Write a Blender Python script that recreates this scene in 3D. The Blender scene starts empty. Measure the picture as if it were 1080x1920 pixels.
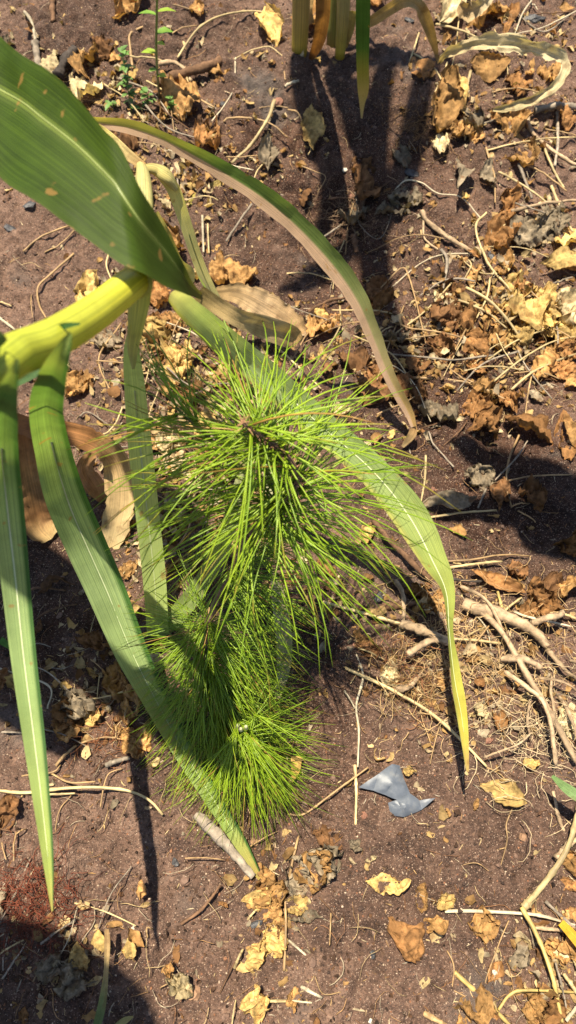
import bpy, math, random
import numpy as np
from mathutils import Vector, noise as mnoise, Matrix
random.seed(11); rng = np.random.default_rng(11)
R = math.radians
scene = bpy.context.scene

# ------------------------------------------------------------------ camera, sky, sun, exposure
H, PITCH, F = 1.25, 60.0, 1450.0            # camera height (m), degrees below horizon, focal length (photo px)
CP, SP = math.cos(R(PITCH)), math.sin(R(PITCH))
cd = bpy.data.cameras.new('camera'); cam = bpy.data.objects.new('camera', cd)
scene.collection.objects.link(cam); scene.camera = cam
cam.location = (0, 0, H); cam.rotation_euler = (R(90 - PITCH), 0, 0)
cd.sensor_fit = 'VERTICAL'; cd.sensor_height = 36; cd.lens = 36 * F / 1920
cd.clip_start = 0.02; cd.clip_end = 500
cd.dof.use_dof = True; cd.dof.focus_distance = 1.22; cd.dof.aperture_fstop = 5.5
SUNX, SUNY = 0.141, -0.088                  # shadow drift per metre of height
world = bpy.data.worlds.new('World'); scene.world = world; world.use_nodes = True
wn = world.node_tree.nodes; wl = world.node_tree.links
sky = wn.new('ShaderNodeTexSky'); sky.sky_type = 'NISHITA'; sky.sun_disc = False
sun_dir = Vector((-SUNX, -SUNY, 1)).normalized()
sky.sun_elevation = math.asin(sun_dir.z)
sky.sun_rotation = math.atan2(sun_dir.x, sun_dir.y)
sky.altitude = 900; sky.dust_density = 1.5
wl.new(sky.outputs[0], wn['Background'].inputs[0]); wn['Background'].inputs[1].default_value = 0.075
sd = bpy.data.lights.new('sun', 'SUN'); sun = bpy.data.objects.new('sun', sd); scene.collection.objects.link(sun)
sd.energy = 5.0; sd.angle = R(0.6); sd.color = (1.0, 0.90, 0.72)
sun.rotation_euler = (-sun_dir).to_track_quat('-Z', 'Y').to_euler(); sun.location = (-.4, .3, 3)
vs = scene.view_settings; vs.view_transform = 'Standard'; vs.look = 'None'; vs.gamma = 1; vs.use_curve_mapping = False
vs.exposure = 1.45

# ------------------------------------------------------------------ noise and terrain
def hsh(ix, iy, seed):
    h = (ix.astype(np.int64) * 374761393 + iy.astype(np.int64) * 668265263 + seed * 1442695041) & 0xffffffff
    h = ((h ^ (h >> 13)) * 1274126177) & 0xffffffff
    return ((h ^ (h >> 16)) & 0xffff) / 65535.0
def vnoise(x, y, seed=0):
    x = np.asarray(x, float); y = np.asarray(y, float)
    ix = np.floor(x); iy = np.floor(y); fx = x - ix; fy = y - iy
    fx = fx * fx * fx * (fx * (fx * 6 - 15) + 10); fy = fy * fy * fy * (fy * (fy * 6 - 15) + 10)
    a = hsh(ix, iy, seed); b = hsh(ix + 1, iy, seed); c = hsh(ix, iy + 1, seed); d = hsh(ix + 1, iy + 1, seed)
    return (a + (b - a) * fx) * (1 - fy) + (c + (d - c) * fx) * fy - .5
def fbm(x, y, o=3, seed=0):
    s = 0; a = 1.
    for k in range(o):
        s = s + a * vnoise(x * 2 ** k + 17.3 * k, y * 2 ** k - 9.1 * k, seed + k); a *= .5
    return s
def sst(t): t = np.clip(t, 0, 1); return t * t * (3 - 2 * t)
def ray(px, py):
    u = (px - 540) / F; v = (960 - py) / F
    return np.array([u, CP + v * SP, -SP + v * CP])
def h_smooth(x, y):
    x = np.asarray(x, float); y = np.asarray(y, float)
    z = .24 * sst((y - 1.0) / 1.5)
    z = z + .05 * fbm(x * 2.2 + 3, y * 2.2, 2, 5) * sst((y + .2) / .8 + .35)
    z = z - .085 * np.exp(-(((x - .13) / .15) ** 2 + ((y - 1.40) / .17) ** 2))       # hollow below the maize stand
    z = z + .035 * np.exp(-(((x - .10) / .20) ** 2 + ((y - 1.86) / .12) ** 2))
    z = z - .03 * np.exp(-(((x - .42) / .2) ** 2 + ((y - .62) / .13) ** 2))
    z = z + .02 * np.exp(-(((x + .17) / .16) ** 2 + ((y - .32) / .12) ** 2))
    far = np.hypot(x, y - 1)
    z = z + sst((far - 3) / 4) * .12 * np.sin(y * 2 * math.pi / 1.5)
    return z
CLODS = [(605, 1310, 34), (575, 1280, 26), (640, 1265, 20), (850, 1010, 34), (900, 990, 26), (820, 1060, 20), (650, 230, 30), (700, 260, 24), (740, 200, 18), (420, 440, 26), (285, 1400, 30), (255, 1430, 24), (310, 1470, 18), (770, 470, 20), (205, 560, 24), (900, 1400, 18), (735, 1360, 22), (430, 170, 22), (420, 130, 18), (110, 960, 20), (880, 830, 26), (960, 1010, 24), (560, 350, 30), (605, 300, 24)]
CL = None
def h_fine(x, y):
    global CL
    z = h_smooth(x, y)
    if CL is None:
        CL = []
        for px, py, r in CLODS:
            g = on_ground(px, py); CL.append((g[0], g[1], r * depth(g) / F * .9))
    wx = x + .010 * fbm(x * 40, y * 40, 2, 81); wy = y + .010 * fbm(x * 40 + 9, y * 40, 2, 82)
    for cx, cy, r in CL: z = z + .55 * r * sst(1.25 - np.hypot(wx - cx, wy - cy) / r) 
    m = .55 + .9 * sst(vnoise(x * 3.1, y * 3.1, 71) + .5) + .4 * sst((y - .75) / .4)
    z = z + .020 * m * fbm(x * 9, y * 9, 2, 21)
    c = fbm(x * 26, y * 26, 2, 31); z = z + .008 * m * (np.abs(c) * 2 - .4)
    z = z + .0065 * m * fbm(x * 60, y * 60, 2, 41)
    z = z + .0035 * fbm(x * 150, y * 150, 2, 51)
    return z
def at_z(px, py, z):
    d = ray(px, py); t = (H - z) / -d[2]
    return np.array([d[0] * t, d[1] * t, z])
def on_ground(px, py, lift=0.0):
    d = ray(px, py); z = 0.0
    for _ in range(12):
        t = (H - z - lift) / -d[2]
        z = .5 * z + .5 * float(h_smooth(d[0] * t, d[1] * t))
    t = (H - z - lift) / -d[2]
    return np.array([d[0] * t, d[1] * t, z + lift])
def depth(p): return p[1] * CP + (H - p[2]) * SP
def project(p):
    d = depth(p); v = (p[1] * SP - (H - p[2]) * CP) / d
    return 540 + F * p[0] / d, 960 - F * v

# ------------------------------------------------------------------ materials
def new_mat(name):
    m = bpy.data.materials.new(name); m.use_nodes = True
    n = m.node_tree.nodes; l = m.node_tree.links
    return m, n, l, n['Principled BSDF']
def mathn(n, op, a=None, b=None):
    k = n.new('ShaderNodeMath'); k.operation = op
    if a is not None: k.inputs[0].default_value = a
    if b is not None: k.inputs[1].default_value = b
    return k
def ramp(n, stops, interp='LINEAR'):
    r = n.new('ShaderNodeValToRGB'); e = r.color_ramp.elements; r.color_ramp.interpolation = interp
    while len(e) < len(stops): e.new(.5)
    for k, (p, c) in enumerate(stops): e[k].position = p; e[k].color = (*c, 1) if len(c) == 3 else c
    return r
def mixc(n, l, fac, a, b, mode='MIX'):
    m = n.new('ShaderNodeMix'); m.data_type = 'RGBA'; m.blend_type = mode
    for sock, v in ((m.inputs[0], fac), (m.inputs[6], a), (m.inputs[7], b)):
        if hasattr(v, 'links'): l.new(v, sock)
        elif isinstance(v, (int, float)): sock.default_value = v
        else: sock.default_value = (*v, 1)
    return m.outputs[2]
def noise_n(n, l, co, scale, detail=3, rough=.55):
    t = n.new('ShaderNodeTexNoise'); t.inputs['Scale'].default_value = scale
    t.inputs['Detail'].default_value = detail; t.inputs['Roughness'].default_value = rough
    l.new(co, t.inputs['Vector']); return t.outputs['Fac']

def soil_material():
    m, n, l, b = new_mat('soil')
    tc = n.new('ShaderNodeTexCoord').outputs['Object']
    n1 = noise_n(n, l, tc, 2.2, 4); n2 = noise_n(n, l, tc, 38, 5, .7); n3 = noise_n(n, l, tc, 240, 4, .7)
    base = ramp(n, [(.30, (.046, .027, .019)), (.52, (.104, .062, .044)), (.72, (.168, .106, .076))]); l.new(n2, base.inputs[0])
    big = ramp(n, [(.34, (.52, .48, .45)), (.60, (1.15, 1.14, 1.12))]); l.new(n1, big.inputs[0])
    c = mixc(n, l, 1.0, base.outputs[0], big.outputs[0], 'MULTIPLY')
    fine = ramp(n, [(.33, (.45, .43, .42)), (.5, (1, 1, 1)), (.68, (1.55, 1.5, 1.45))]); l.new(n3, fine.inputs[0])
    c = mixc(n, l, .85, c, fine.outputs[0], 'MULTIPLY')
    mo = n.new('ShaderNodeAttribute'); mo.attribute_name = 'DarkPatch'      # soft blotchy patches where the soil colour is darker and redder
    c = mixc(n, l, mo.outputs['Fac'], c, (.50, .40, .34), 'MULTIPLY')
    # pale and reddish mineral grains
    for sc, thr, col, keep in ((260, .26, (.25, .17, .12), .84), (430, .27, (.30, .22, .16), .80), (150, .22, (.19, .085, .045), .86), (330, .24, (.025, .02, .02), .78), (520, .30, (.17, .11, .08), .6)):
        v = n.new('ShaderNodeTexVoronoi'); v.inputs['Scale'].default_value = sc; l.new(tc, v.inputs['Vector'])
        near = mathn(n, 'LESS_THAN', b=thr); l.new(v.outputs['Distance'], near.inputs[0])
        sp = n.new('ShaderNodeSeparateColor'); l.new(v.outputs['Color'], sp.inputs[0])
        rare = mathn(n, 'GREATER_THAN', b=keep); l.new(sp.outputs[0], rare.inputs[0])
        f = mathn(n, 'MULTIPLY'); l.new(near.outputs[0], f.inputs[0]); l.new(rare.outputs[0], f.inputs[1])
        c = mixc(n, l, f.outputs[0], c, col)
    # grey ashy patches
    n4 = noise_n(n, l, tc, 5.5, 4); ar = ramp(n, [(.60, (0, 0, 0)), (.74, (.7, .7, .7))]); l.new(n4, ar.inputs[0])
    c = mixc(n, l, ar.outputs[0], c, (.090, .076, .066))
    l.new(c, b.inputs['Base Color']); b.inputs['Roughness'].default_value = .92; b.inputs['Specular IOR Level'].default_value = .25
    add = mathn(n, 'MULTIPLY_ADD', b=.6); l.new(n3, add.inputs[0]); l.new(n2, add.inputs[2])
    bp = n.new('ShaderNodeBump'); bp.inputs['Strength'].default_value = 1.0; bp.inputs['Distance'].default_value = .008
    l.new(add.outputs[0], bp.inputs['Height']); l.new(bp.outputs[0], b.inputs['Normal'])
    return m

def col_material(name, rough=.6, trans=0.0, stripes=0.0, spots=0.0, spec=.3, mott=.25, mott_scale=40, bump=.3, hue=0.0, patch=None):
    """colour comes from the mesh's own Col attribute, varied by grain / stripes / blotches"""
    m, n, l, b = new_mat(name)
    at = n.new('ShaderNodeAttribute'); at.attribute_name = 'Col'
    tc = n.new('ShaderNodeTexCoord'); oi = n.new('ShaderNodeObjectInfo')
    c = at.outputs['Color']
    nz = noise_n(n, l, tc.outputs['Object'], mott_scale, 5, .65)
    r = ramp(n, [(.28, (1 - mott * 1.6,) * 3), (.5, (1, 1, 1)), (.72, (1 + mott,) * 3)]); l.new(nz, r.inputs[0])
    c = mixc(n, l, 1.0, c, r.outputs[0], 'MULTIPLY')
    hsrc = nz
    if patch:
        pz = noise_n(n, l, tc.outputs['Object'], patch[1], 3, .6)
        pr = ramp(n, [(.55, (0, 0, 0)), (.66, (patch[2],) * 3)]); l.new(pz, pr.inputs[0])
        c = mixc(n, l, pr.outputs[0], c, patch[0])
    if stripes:
        mp = n.new('ShaderNodeMapping'); mp.inputs['Scale'].default_value = (stripes, 1.2, 1); l.new(tc.outputs['UV'], mp.inputs[0])
        s1 = noise_n(n, l, mp.outputs[0], 1.0, 3, .6)
        sr = ramp(n, [(.3, (.52, .56, .48)), (.5, (1, 1, 1)), (.7, (1.60, 1.50, 1.30))]); l.new(s1, sr.inputs[0])
        c = mixc(n, l, 1.0, c, sr.outputs[0], 'MULTIPLY'); hsrc = s1
    if spots:
        sz = noise_n(n, l, tc.outputs['Object'], 55, 2, .4)
        s2 = ramp(n, [(.69, (0, 0, 0)), (.73, (spots * .8,) * 3)]); l.new(sz, s2.inputs[0])
        c = mixc(n, l, s2.outputs[0], c, (.30, .17, .05))
    if hue:
        rr = mathn(n, 'MULTIPLY_ADD', b=hue); rr.inputs[2].default_value = 1 - hue / 2; l.new(oi.outputs['Random'], rr.inputs[0])
        cv = n.new('ShaderNodeCombineColor')
        for k in range(3): l.new(rr.outputs[0], cv.inputs[k])
        c = mixc(n, l, 1.0, c, cv.outputs[0], 'MULTIPLY')
    l.new(c, b.inputs['Base Color']); b.inputs['Roughness'].default_value = rough; b.inputs['Specular IOR Level'].default_value = spec
    if bump:
        bp = n.new('ShaderNodeBump'); bp.inputs['Strength'].default_value = bump; bp.inputs['Distance'].default_value = .002
        l.new(hsrc, bp.inputs['Height']); l.new(bp.outputs[0], b.inputs['Normal'])
    if trans:
        tr = n.new('ShaderNodeBsdfTranslucent'); mx = n.new('ShaderNodeMixShader'); mx.inputs[0].default_value = trans
        tcol = mixc(n, l, 1.0, c, (1.25, 1.15, .55), 'MULTIPLY'); l.new(tcol, tr.inputs[0])
        l.new(b.outputs[0], mx.inputs[1]); l.new(tr.outputs[0], mx.inputs[2])
        l.new(mx.outputs[0], n['Material Output'].inputs[0])
    return m

M = {
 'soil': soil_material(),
 'blade': col_material('maize_blade', .55, .50, 90, .8, .22, .14, 20, .35),
 'stalk': col_material('maize_stalk', .38, .30, 40, 0, .45, .12, 30, .2),
 'dryblade': col_material('dry_blade', .75, .25, 60, 0, .15, .25, 30, .5, 0, ((.10, .045, .02), 26, .55)),
 'leaf': col_material('dead_leaf', .8, .22, 0, 0, .15, .42, 90, .9, .5, ((.12, .055, .02), 45, .7)),
 'straw': col_material('straw', .55, .05, 0, 0, .3, .22, 90, .3, .3),
 'root': col_material('root', .85, 0, 0, 0, .15, .35, 110, .7, .2),
 'needle': col_material('pine_needle', .38, .30, 0, 0, .5, .10, 30, 0),
 'bark': col_material('pine_bark', .9, 0, 0, 0, .1, .4, 220, .9),
 'crumb': col_material('soil_crumb', .9, 0, 0, 0, .2, .3, 300, .5),
 'stone': col_material('stone', .8, 0, 0, 0, .3, .25, 200, .4),
 'char': col_material('charcoal', .5, 0, 0, 0, .4, .4, 160, .7),
 'weed': col_material('weed_leaf', .5, .4, 0, 0, .35, .15, 60, .2),
}
def plastic():
    m, n, l, b = new_mat('grey_plastic')
    tc = n.new('ShaderNodeTexCoord').outputs['Object']
    f = noise_n(n, l, tc, 60, 5, .6)
    r = ramp(n, [(.3, (.050, .060, .076)), (.55, (.075, .086, .104)), (.75, (.12, .125, .13))]); l.new(f, r.inputs[0])
    l.new(r.outputs[0], b.inputs['Base Color']); b.inputs['Roughness'].default_value = .5
    bp = n.new('ShaderNodeBump'); bp.inputs['Strength'].default_value = .2; bp.inputs['Distance'].default_value = .002
    l.new(f, bp.inputs['Height']); l.new(bp.outputs[0], b.inputs['Normal'])
    return m
M['plastic'] = plastic()

# ------------------------------------------------------------------ object helpers
def mk(name, v, f, mat, parent=None, cols=None, uvs=None, origin=None, smooth=True):
    v = np.asarray(v, float)
    if parent is not None: origin = np.array(parent['_o'])
    if origin is None:
        origin = np.array([v[:, 0].mean(), v[:, 1].mean(), v[:, 2].min()])
    me = bpy.data.meshes.new(name); me.from_pydata((v - origin).tolist(), [], f)
    if cols is not None:
        cols = np.asarray(cols, float)
        if cols.ndim == 1: cols = np.tile(cols, (len(v), 1))
        a = me.attributes.new('Col', 'FLOAT_COLOR', 'POINT')
        a.data.foreach_set('color', np.hstack([cols[:, :3], np.ones((len(v), 1))]).ravel())
    if uvs is not None:
        uvs = np.asarray(uvs); ul = me.uv_layers.new(name='UVMap')
        li = np.empty(len(me.loops), int); me.loops.foreach_get('vertex_index', li)
        ul.data.foreach_set('uv', uvs[li].ravel())
    if smooth: me.polygons.foreach_set('use_smooth', [True] * len(me.polygons))
    me.materials.append(M[mat] if isinstance(mat, str) else mat)
    o = bpy.data.objects.new(name, me); scene.collection.objects.link(o)
    o['_o'] = [float(c) for c in origin]
    if parent is None: o.location = origin
    else:
        o.parent = parent; o['_o'] = list(parent['_o'])
    return o
def thing(name, label, cat, loc, group=None):
    o = bpy.data.objects.new(name, None); scene.collection.objects.link(o)
    o.location = loc; o['_o'] = [float(c) for c in loc]; o.empty_display_size = .05
    return tag(o, label, cat, group)
def tag(o, label, cat, group=None):
    o['label'] = label; o['category'] = cat
    if group: o['group'] = group
    return o
def catmull(P, n):
    P = np.asarray(P, float)
    if len(P) == 2: P = np.vstack([P[0], P.mean(0), P[1]])
    seg = np.linalg.norm(np.diff(P[:, :3], axis=0), axis=1); cum = np.r_[0, np.cumsum(seg)]; cum /= cum[-1]
    Q = np.vstack([2 * P[0] - P[1], P, 2 * P[-1] - P[-2]])
    out = []
    for t in np.linspace(0, 1, n):
        k = min(max(np.searchsorted(cum, t, 'right') - 1, 0), len(P) - 2)
        u = (t - cum[k]) / max(cum[k + 1] - cum[k], 1e-9)
        a, b, c, d = Q[k], Q[k + 1], Q[k + 2], Q[k + 3]
        out.append(.5 * (2 * b + (c - a) * u + (2 * a - 5 * b + 4 * c - d) * u * u + (3 * b - a - 3 * c + d) * u ** 3))
    return np.array(out)
def unit(v): return v / (np.linalg.norm(v, axis=-1, keepdims=True) + 1e-12)
def tube_data(C, rad, sides=6, seed=0, lump=0.0, flat=1.0):
    C = np.asarray(C, float); n = len(C); rad = np.broadcast_to(rad, (n,)).astype(float)
    T = unit(np.gradient(C, axis=0)); up = np.array([0, 0, 1.]) if abs(T[n // 2][2]) < .85 else np.array([0, 1., 0])
    rs = np.random.default_rng(seed); V = []; Fc = []
    for i in range(n):
        s = unit(np.cross(T[i], up)); w = np.cross(s, T[i])
        for k in range(sides):
            a = 2 * math.pi * k / sides; r = rad[i] * (1 + lump * (rs.random() - .5))
            V.append(C[i] + r * (math.cos(a) * s + flat * math.sin(a) * w))
    for i in range(n - 1):
        for k in range(sides):
            a = i * sides + k; b = i * sides + (k + 1) % sides
            Fc.append((a, b, b + sides, a + sides))
    Fc.append(tuple(range(sides))[::-1]); Fc.append(tuple((n - 1) * sides + k for k in range(sides)))
    return np.array(V), Fc
def lerp_cols(stops, t):
    xs = [s[0] for s in stops]
    return np.stack([np.interp(t, xs, [s[1][k] for s in stops]) for k in range(3)], -1)

def ribbon(name, C, S, mat, stops, parent=None, fold=.12, ripple=.05, waves=4, nx=10, seed=0, edge=None, rib=.5, midcol=None, ragged=0.0, roll=0.0, crinkle=None):
    """blade along centres C with half-width vectors S; rib = midrib position across the width"""
    n = len(C); T = unit(np.gradient(C, axis=0)); N = unit(np.cross(S, T))
    cam_p = np.array([0, 0, H])
    sg = np.sign(((cam_p - C) * N).sum(1)); N = N * sg[:, None]
    js = np.linspace(-1, 1, nx + 1); V = []; UV = []; CO = []
    rs = np.random.default_rng(seed); ph = rs.random(4) * 6.28
    base = lerp_cols(stops, np.linspace(0, 1, n)); W = np.linalg.norm(S, axis=1)
    rj = rib * 2 - 1; crinkle = (.16 if mat == 'dryblade' else .035) if crinkle is None else crinkle; Ln = np.linalg.norm(np.diff(C, axis=0), axis=1).sum()
    for i in range(n):
        v = i / (n - 1)
        for j in js:
            jj = (j - rj) / (1 - rj if j > rj else 1 + rj)            # 0 at midrib, +-1 at edges
            e = abs(jj)
            lat = j
            if ragged: lat = j * (1 - ragged * e * max(0, float(vnoise(v * 45 + 7 * np.sign(j), seed, 3)) + .2))
            off = W[i] * (fold * (e ** 1.2 - .4) + ripple * e * e * math.sin(6.283 * waves * v + ph[0 if j > 0 else 1]) + .4 * ripple * e * math.sin(6.283 * waves * 2.3 * v + ph[2 if j > 0 else 3]))
            if crinkle:
                q = Vector((v * Ln * 9, j * 1.6, seed * 2.3)); off += W[i] * crinkle * (1 if mat == 'dryblade' else min(1, e * 1.2)) * (mnoise.noise(q) + .6 * mnoise.noise(Vector((v * Ln * 26, j * 3.4, seed))) + .35 * (1 - 2.5 * abs(mnoise.noise(Vector((v * Ln * 14, j * 2.6, seed + 7.))))))
            if roll:
                a = roll * lat; P = C[i] + S[i] * (math.sin(a) / roll) + N[i] * (W[i] * (1 - math.cos(a)) / roll + off)
            else: P = C[i] + S[i] * lat + N[i] * off
            V.append(P); UV.append(((j + 1) / 2, v))
            c = base[i].copy()
            if edge is not None:
                side, ec, st = edge
                if side == 0 or np.sign(j) == side:
                    k = float(sst((e - (1 - st)) / .18)); c = c * (1 - k) + np.array(ec) * k
            if midcol is not None:
                k = max(0, 1 - e / .14) * .8; c = c * (1 - k) + np.array(midcol) * k
            CO.append(c)
    m = nx + 1
    Fc = [(i * m + k, i * m + k + 1, (i + 1) * m + k + 1, (i + 1) * m + k) for i in range(n - 1) for k in range(nx)]
    return mk(name, V, Fc, mat, parent, CO, UV)
def blade_path(pts, n=60):
    """pts: (px, py, z or None for ground, width px, twist deg)"""
    A = []
    for p in pts:
        px, py, z, w = p[:4]; tw = p[4] if len(p) > 4 else 0
        P = on_ground(px, py, .008) if z is None else at_z(px, py, z)
        A.append([*P, w * depth(P) / F, tw])
    Q = catmull(A, n); C = Q[:, :3]; W = np.maximum(Q[:, 3], .0006); tw = np.radians(Q[:, 4])
    T = unit(np.gradient(C, axis=0)); Vw = unit(C - np.array([0, 0, H]))
    s = unit(np.cross(T, Vw)); N = unit(np.cross(s, T))
    S = (s * np.cos(tw)[:, None] + N * np.sin(tw)[:, None]) * (W / 2)[:, None]
    return C, S
def add_midrib(leaf, C, S, rib, r0, col, upto=.92, fold=.12, start=0.0):
    st = int(len(C) * start); C = C[st:]; S = S[st:]
    n = len(C); k = int(n * upto); c = C[:k] + S[:k] * (rib * 2 - 1)
    T = unit(np.gradient(C, axis=0)); N = unit(np.cross(S, T)); sg = np.sign(((np.array([0, 0, H]) - C) * N).sum(1)); N = N * sg[:, None]
    W = np.linalg.norm(S, axis=1)
    c = c - N[:k] * (W[:k] * .4 * fold - r0 * .05)[:, None]
    V, Fc = tube_data(c, np.linspace(r0, r0 * .15, k), 8, 1, 0, .30)
    mk('midrib', V, Fc, 'stalk', leaf, np.array(col))

# ------------------------------------------------------------------ ground: one sheet to the horizon, fine where the camera looks
def build_ground():
    st = .004
    def axis(a, b):
        mid = np.arange(a, b + 1e-6, st); ext = np.cumsum(st * 1.35 ** np.arange(1, 31)); ext = ext[ext < 160]
        return np.r_[a - ext[::-1], mid, b + ext]
    xs = axis(-1.0, 1.0); ys = axis(-.28, 2.7)
    X, Y = np.meshgrid(xs, ys); Z = h_fine(X, Y)
    nx, ny = len(xs), len(ys); V = np.stack([X, Y, Z], -1).reshape(-1, 3).astype(np.float32)
    i = np.arange((ny - 1) * (nx - 1)); r = i // (nx - 1); c = i % (nx - 1); a = r * nx + c
    Fq = np.stack([a, a + 1, a + nx + 1, a + nx], -1).astype(np.int32)
    me = bpy.data.meshes.new('ground'); me.vertices.add(len(V)); me.vertices.foreach_set('co', V.ravel())
    me.loops.add(Fq.size); me.loops.foreach_set('vertex_index', Fq.ravel())
    me.polygons.add(len(Fq)); me.polygons.foreach_set('loop_start', np.arange(0, Fq.size, 4, dtype=np.int32))
    me.polygons.foreach_set('use_smooth', np.ones(len(Fq), bool)); me.update(); me.validate()
    dpt = np.maximum(Y * CP + (H - Z) * SP, .2); PX = 540 + F * X / dpt; PY = 960 - F * (Y * SP - (H - Z) * CP) / dpt
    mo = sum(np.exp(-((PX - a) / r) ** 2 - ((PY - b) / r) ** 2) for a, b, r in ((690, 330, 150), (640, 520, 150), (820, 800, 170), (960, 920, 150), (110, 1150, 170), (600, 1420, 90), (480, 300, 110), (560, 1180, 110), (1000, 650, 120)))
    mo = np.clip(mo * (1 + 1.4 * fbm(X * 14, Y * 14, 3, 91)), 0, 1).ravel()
    at = me.attributes.new('DarkPatch', 'FLOAT', 'POINT'); at.data.foreach_set('value', mo.astype(np.float32))
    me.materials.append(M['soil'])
    o = bpy.data.objects.new('ground', me); scene.collection.objects.link(o); o['kind'] = 'structure'
    o['label'] = 'dark reddish brown field soil with pale grains and clods'
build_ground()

# ------------------------------------------------------------------ loose soil crumbs and chaff (uncountable)
HEAPS = [(900, 610, 190, 130, 1.5), (760, 700, 120, 120, .6), (960, 200, 150, 110, .8), (900, 1230, 170, 130, .8), (340, 690, 150, 130, 1.5), (340, 940, 130, 130, 1.2), (480, 700, 110, 110, .7), (450, 1000, 120, 110, .6), (600, 620, 70, 60, .5),
         (330, 330, 100, 110, 1.0), (260, 190, 150, 70, 1.0), (520, 60, 90, 60, .4), (80, 120, 90, 80, .5), (960, 60, 130, 50, .7), (1000, 430, 120, 70, .7), (520, 1700, 60, 100, .5), (1030, 1850, 90, 80, .8), (620, 1130, 120, 70, .5), (170, 1300, 120, 100, .5), (450, 330, 120, 90, .5), (130, 1780, 90, 90, .35)]
def heap(px, py): return sum(a * math.exp(-((px - x) / sx) ** 2 - ((py - y) / sy) ** 2) for x, y, sx, sy, a in HEAPS)
ICO = None
def ico():
    t = (1 + 5 ** .5) / 2
    v = np.array([(-1, t, 0), (1, t, 0), (-1, -t, 0), (1, -t, 0), (0, -1, t), (0, 1, t), (0, -1, -t), (0, 1, -t), (t, 0, -1), (t, 0, 1), (-t, 0, -1), (-t, 0, 1)]) / 1.902
    f = np.array([(0, 11, 5), (0, 5, 1), (0, 1, 7), (0, 7, 10), (0, 10, 11), (1, 5, 9), (5, 11, 4), (11, 10, 2), (10, 7, 6), (7, 1, 8), (3, 9, 4), (3, 4, 2), (3, 2, 6), (3, 6, 8), (3, 8, 9), (4, 9, 5), (2, 4, 11), (6, 2, 10), (8, 6, 7), (9, 8, 1)])
    return v, f
def scatter_px(n):
    px = rng.uniform(-140, 1220, n); py = rng.uniform(-90, 2040, n)
    u = (px - 540) / F; v = (960 - py) / F; d = np.stack([u, CP + v * SP, -SP + v * CP], -1); z = np.zeros(n)
    for _ in range(12):
        t = (H - z) / -d[:, 2]; z = .5 * z + .5 * h_smooth(d[:, 0] * t, d[:, 1] * t)
    t = (H - z) / -d[:, 2]
    return px, py, np.stack([d[:, 0] * t, d[:, 1] * t, z], -1)
def build_crumbs():
    n = 24000; v, f = ico(); px, py, P = scatter_px(n); P[:, 2] = h_fine(P[:, 0], P[:, 1])
    size = np.clip(rng.lognormal(-6.75, .5, n), .0005, .006)
    pal = np.array([(.075, .045, .031), (.11, .067, .047), (.15, .096, .068), (.04, .025, .019), (.27, .185, .125), (.36, .27, .19), (.20, .095, .05)])
    ci = rng.choice(7, n, p=[.29, .25, .17, .11, .09, .05, .04])
    size = np.where(np.isin(ci, [4, 5]), np.minimum(size, .0016), size)
    V = v[None] * (1 + rng.uniform(-.3, .3, (n, 12, 1))) * size[:, None, None] * rng.uniform(.6, 1.2, (n, 1, 3))
    V = V + P[:, None] + np.array([0, 0, 1]) * (size * .25)[:, None, None]
    Fc = (f[None] + (np.arange(n) * 12)[:, None, None]).reshape(-1, 3)
    C = np.repeat(pal[ci] * rng.uniform(.75, 1.25, (n, 1)), 12, 0)
    o = mk('soil_crumbs', V.reshape(-1, 3), Fc.tolist(), 'crumb', None, C, smooth=False); o['kind'] = 'stuff'
    tag(o, 'loose dark and pale soil crumbs scattered over the whole ground', 'soil')
build_crumbs()
def heap_v(px, py): return sum(a * np.exp(-((px - x) / sx) ** 2 - ((py - y) / sy) ** 2) for x, y, sx, sy, a in HEAPS)
PAL = np.array([(.30, .20, .09), (.22, .13, .055), (.36, .27, .14), (.15, .075, .03), (.24, .20, .15), (.40, .32, .2), (.10, .05, .025)])
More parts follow.
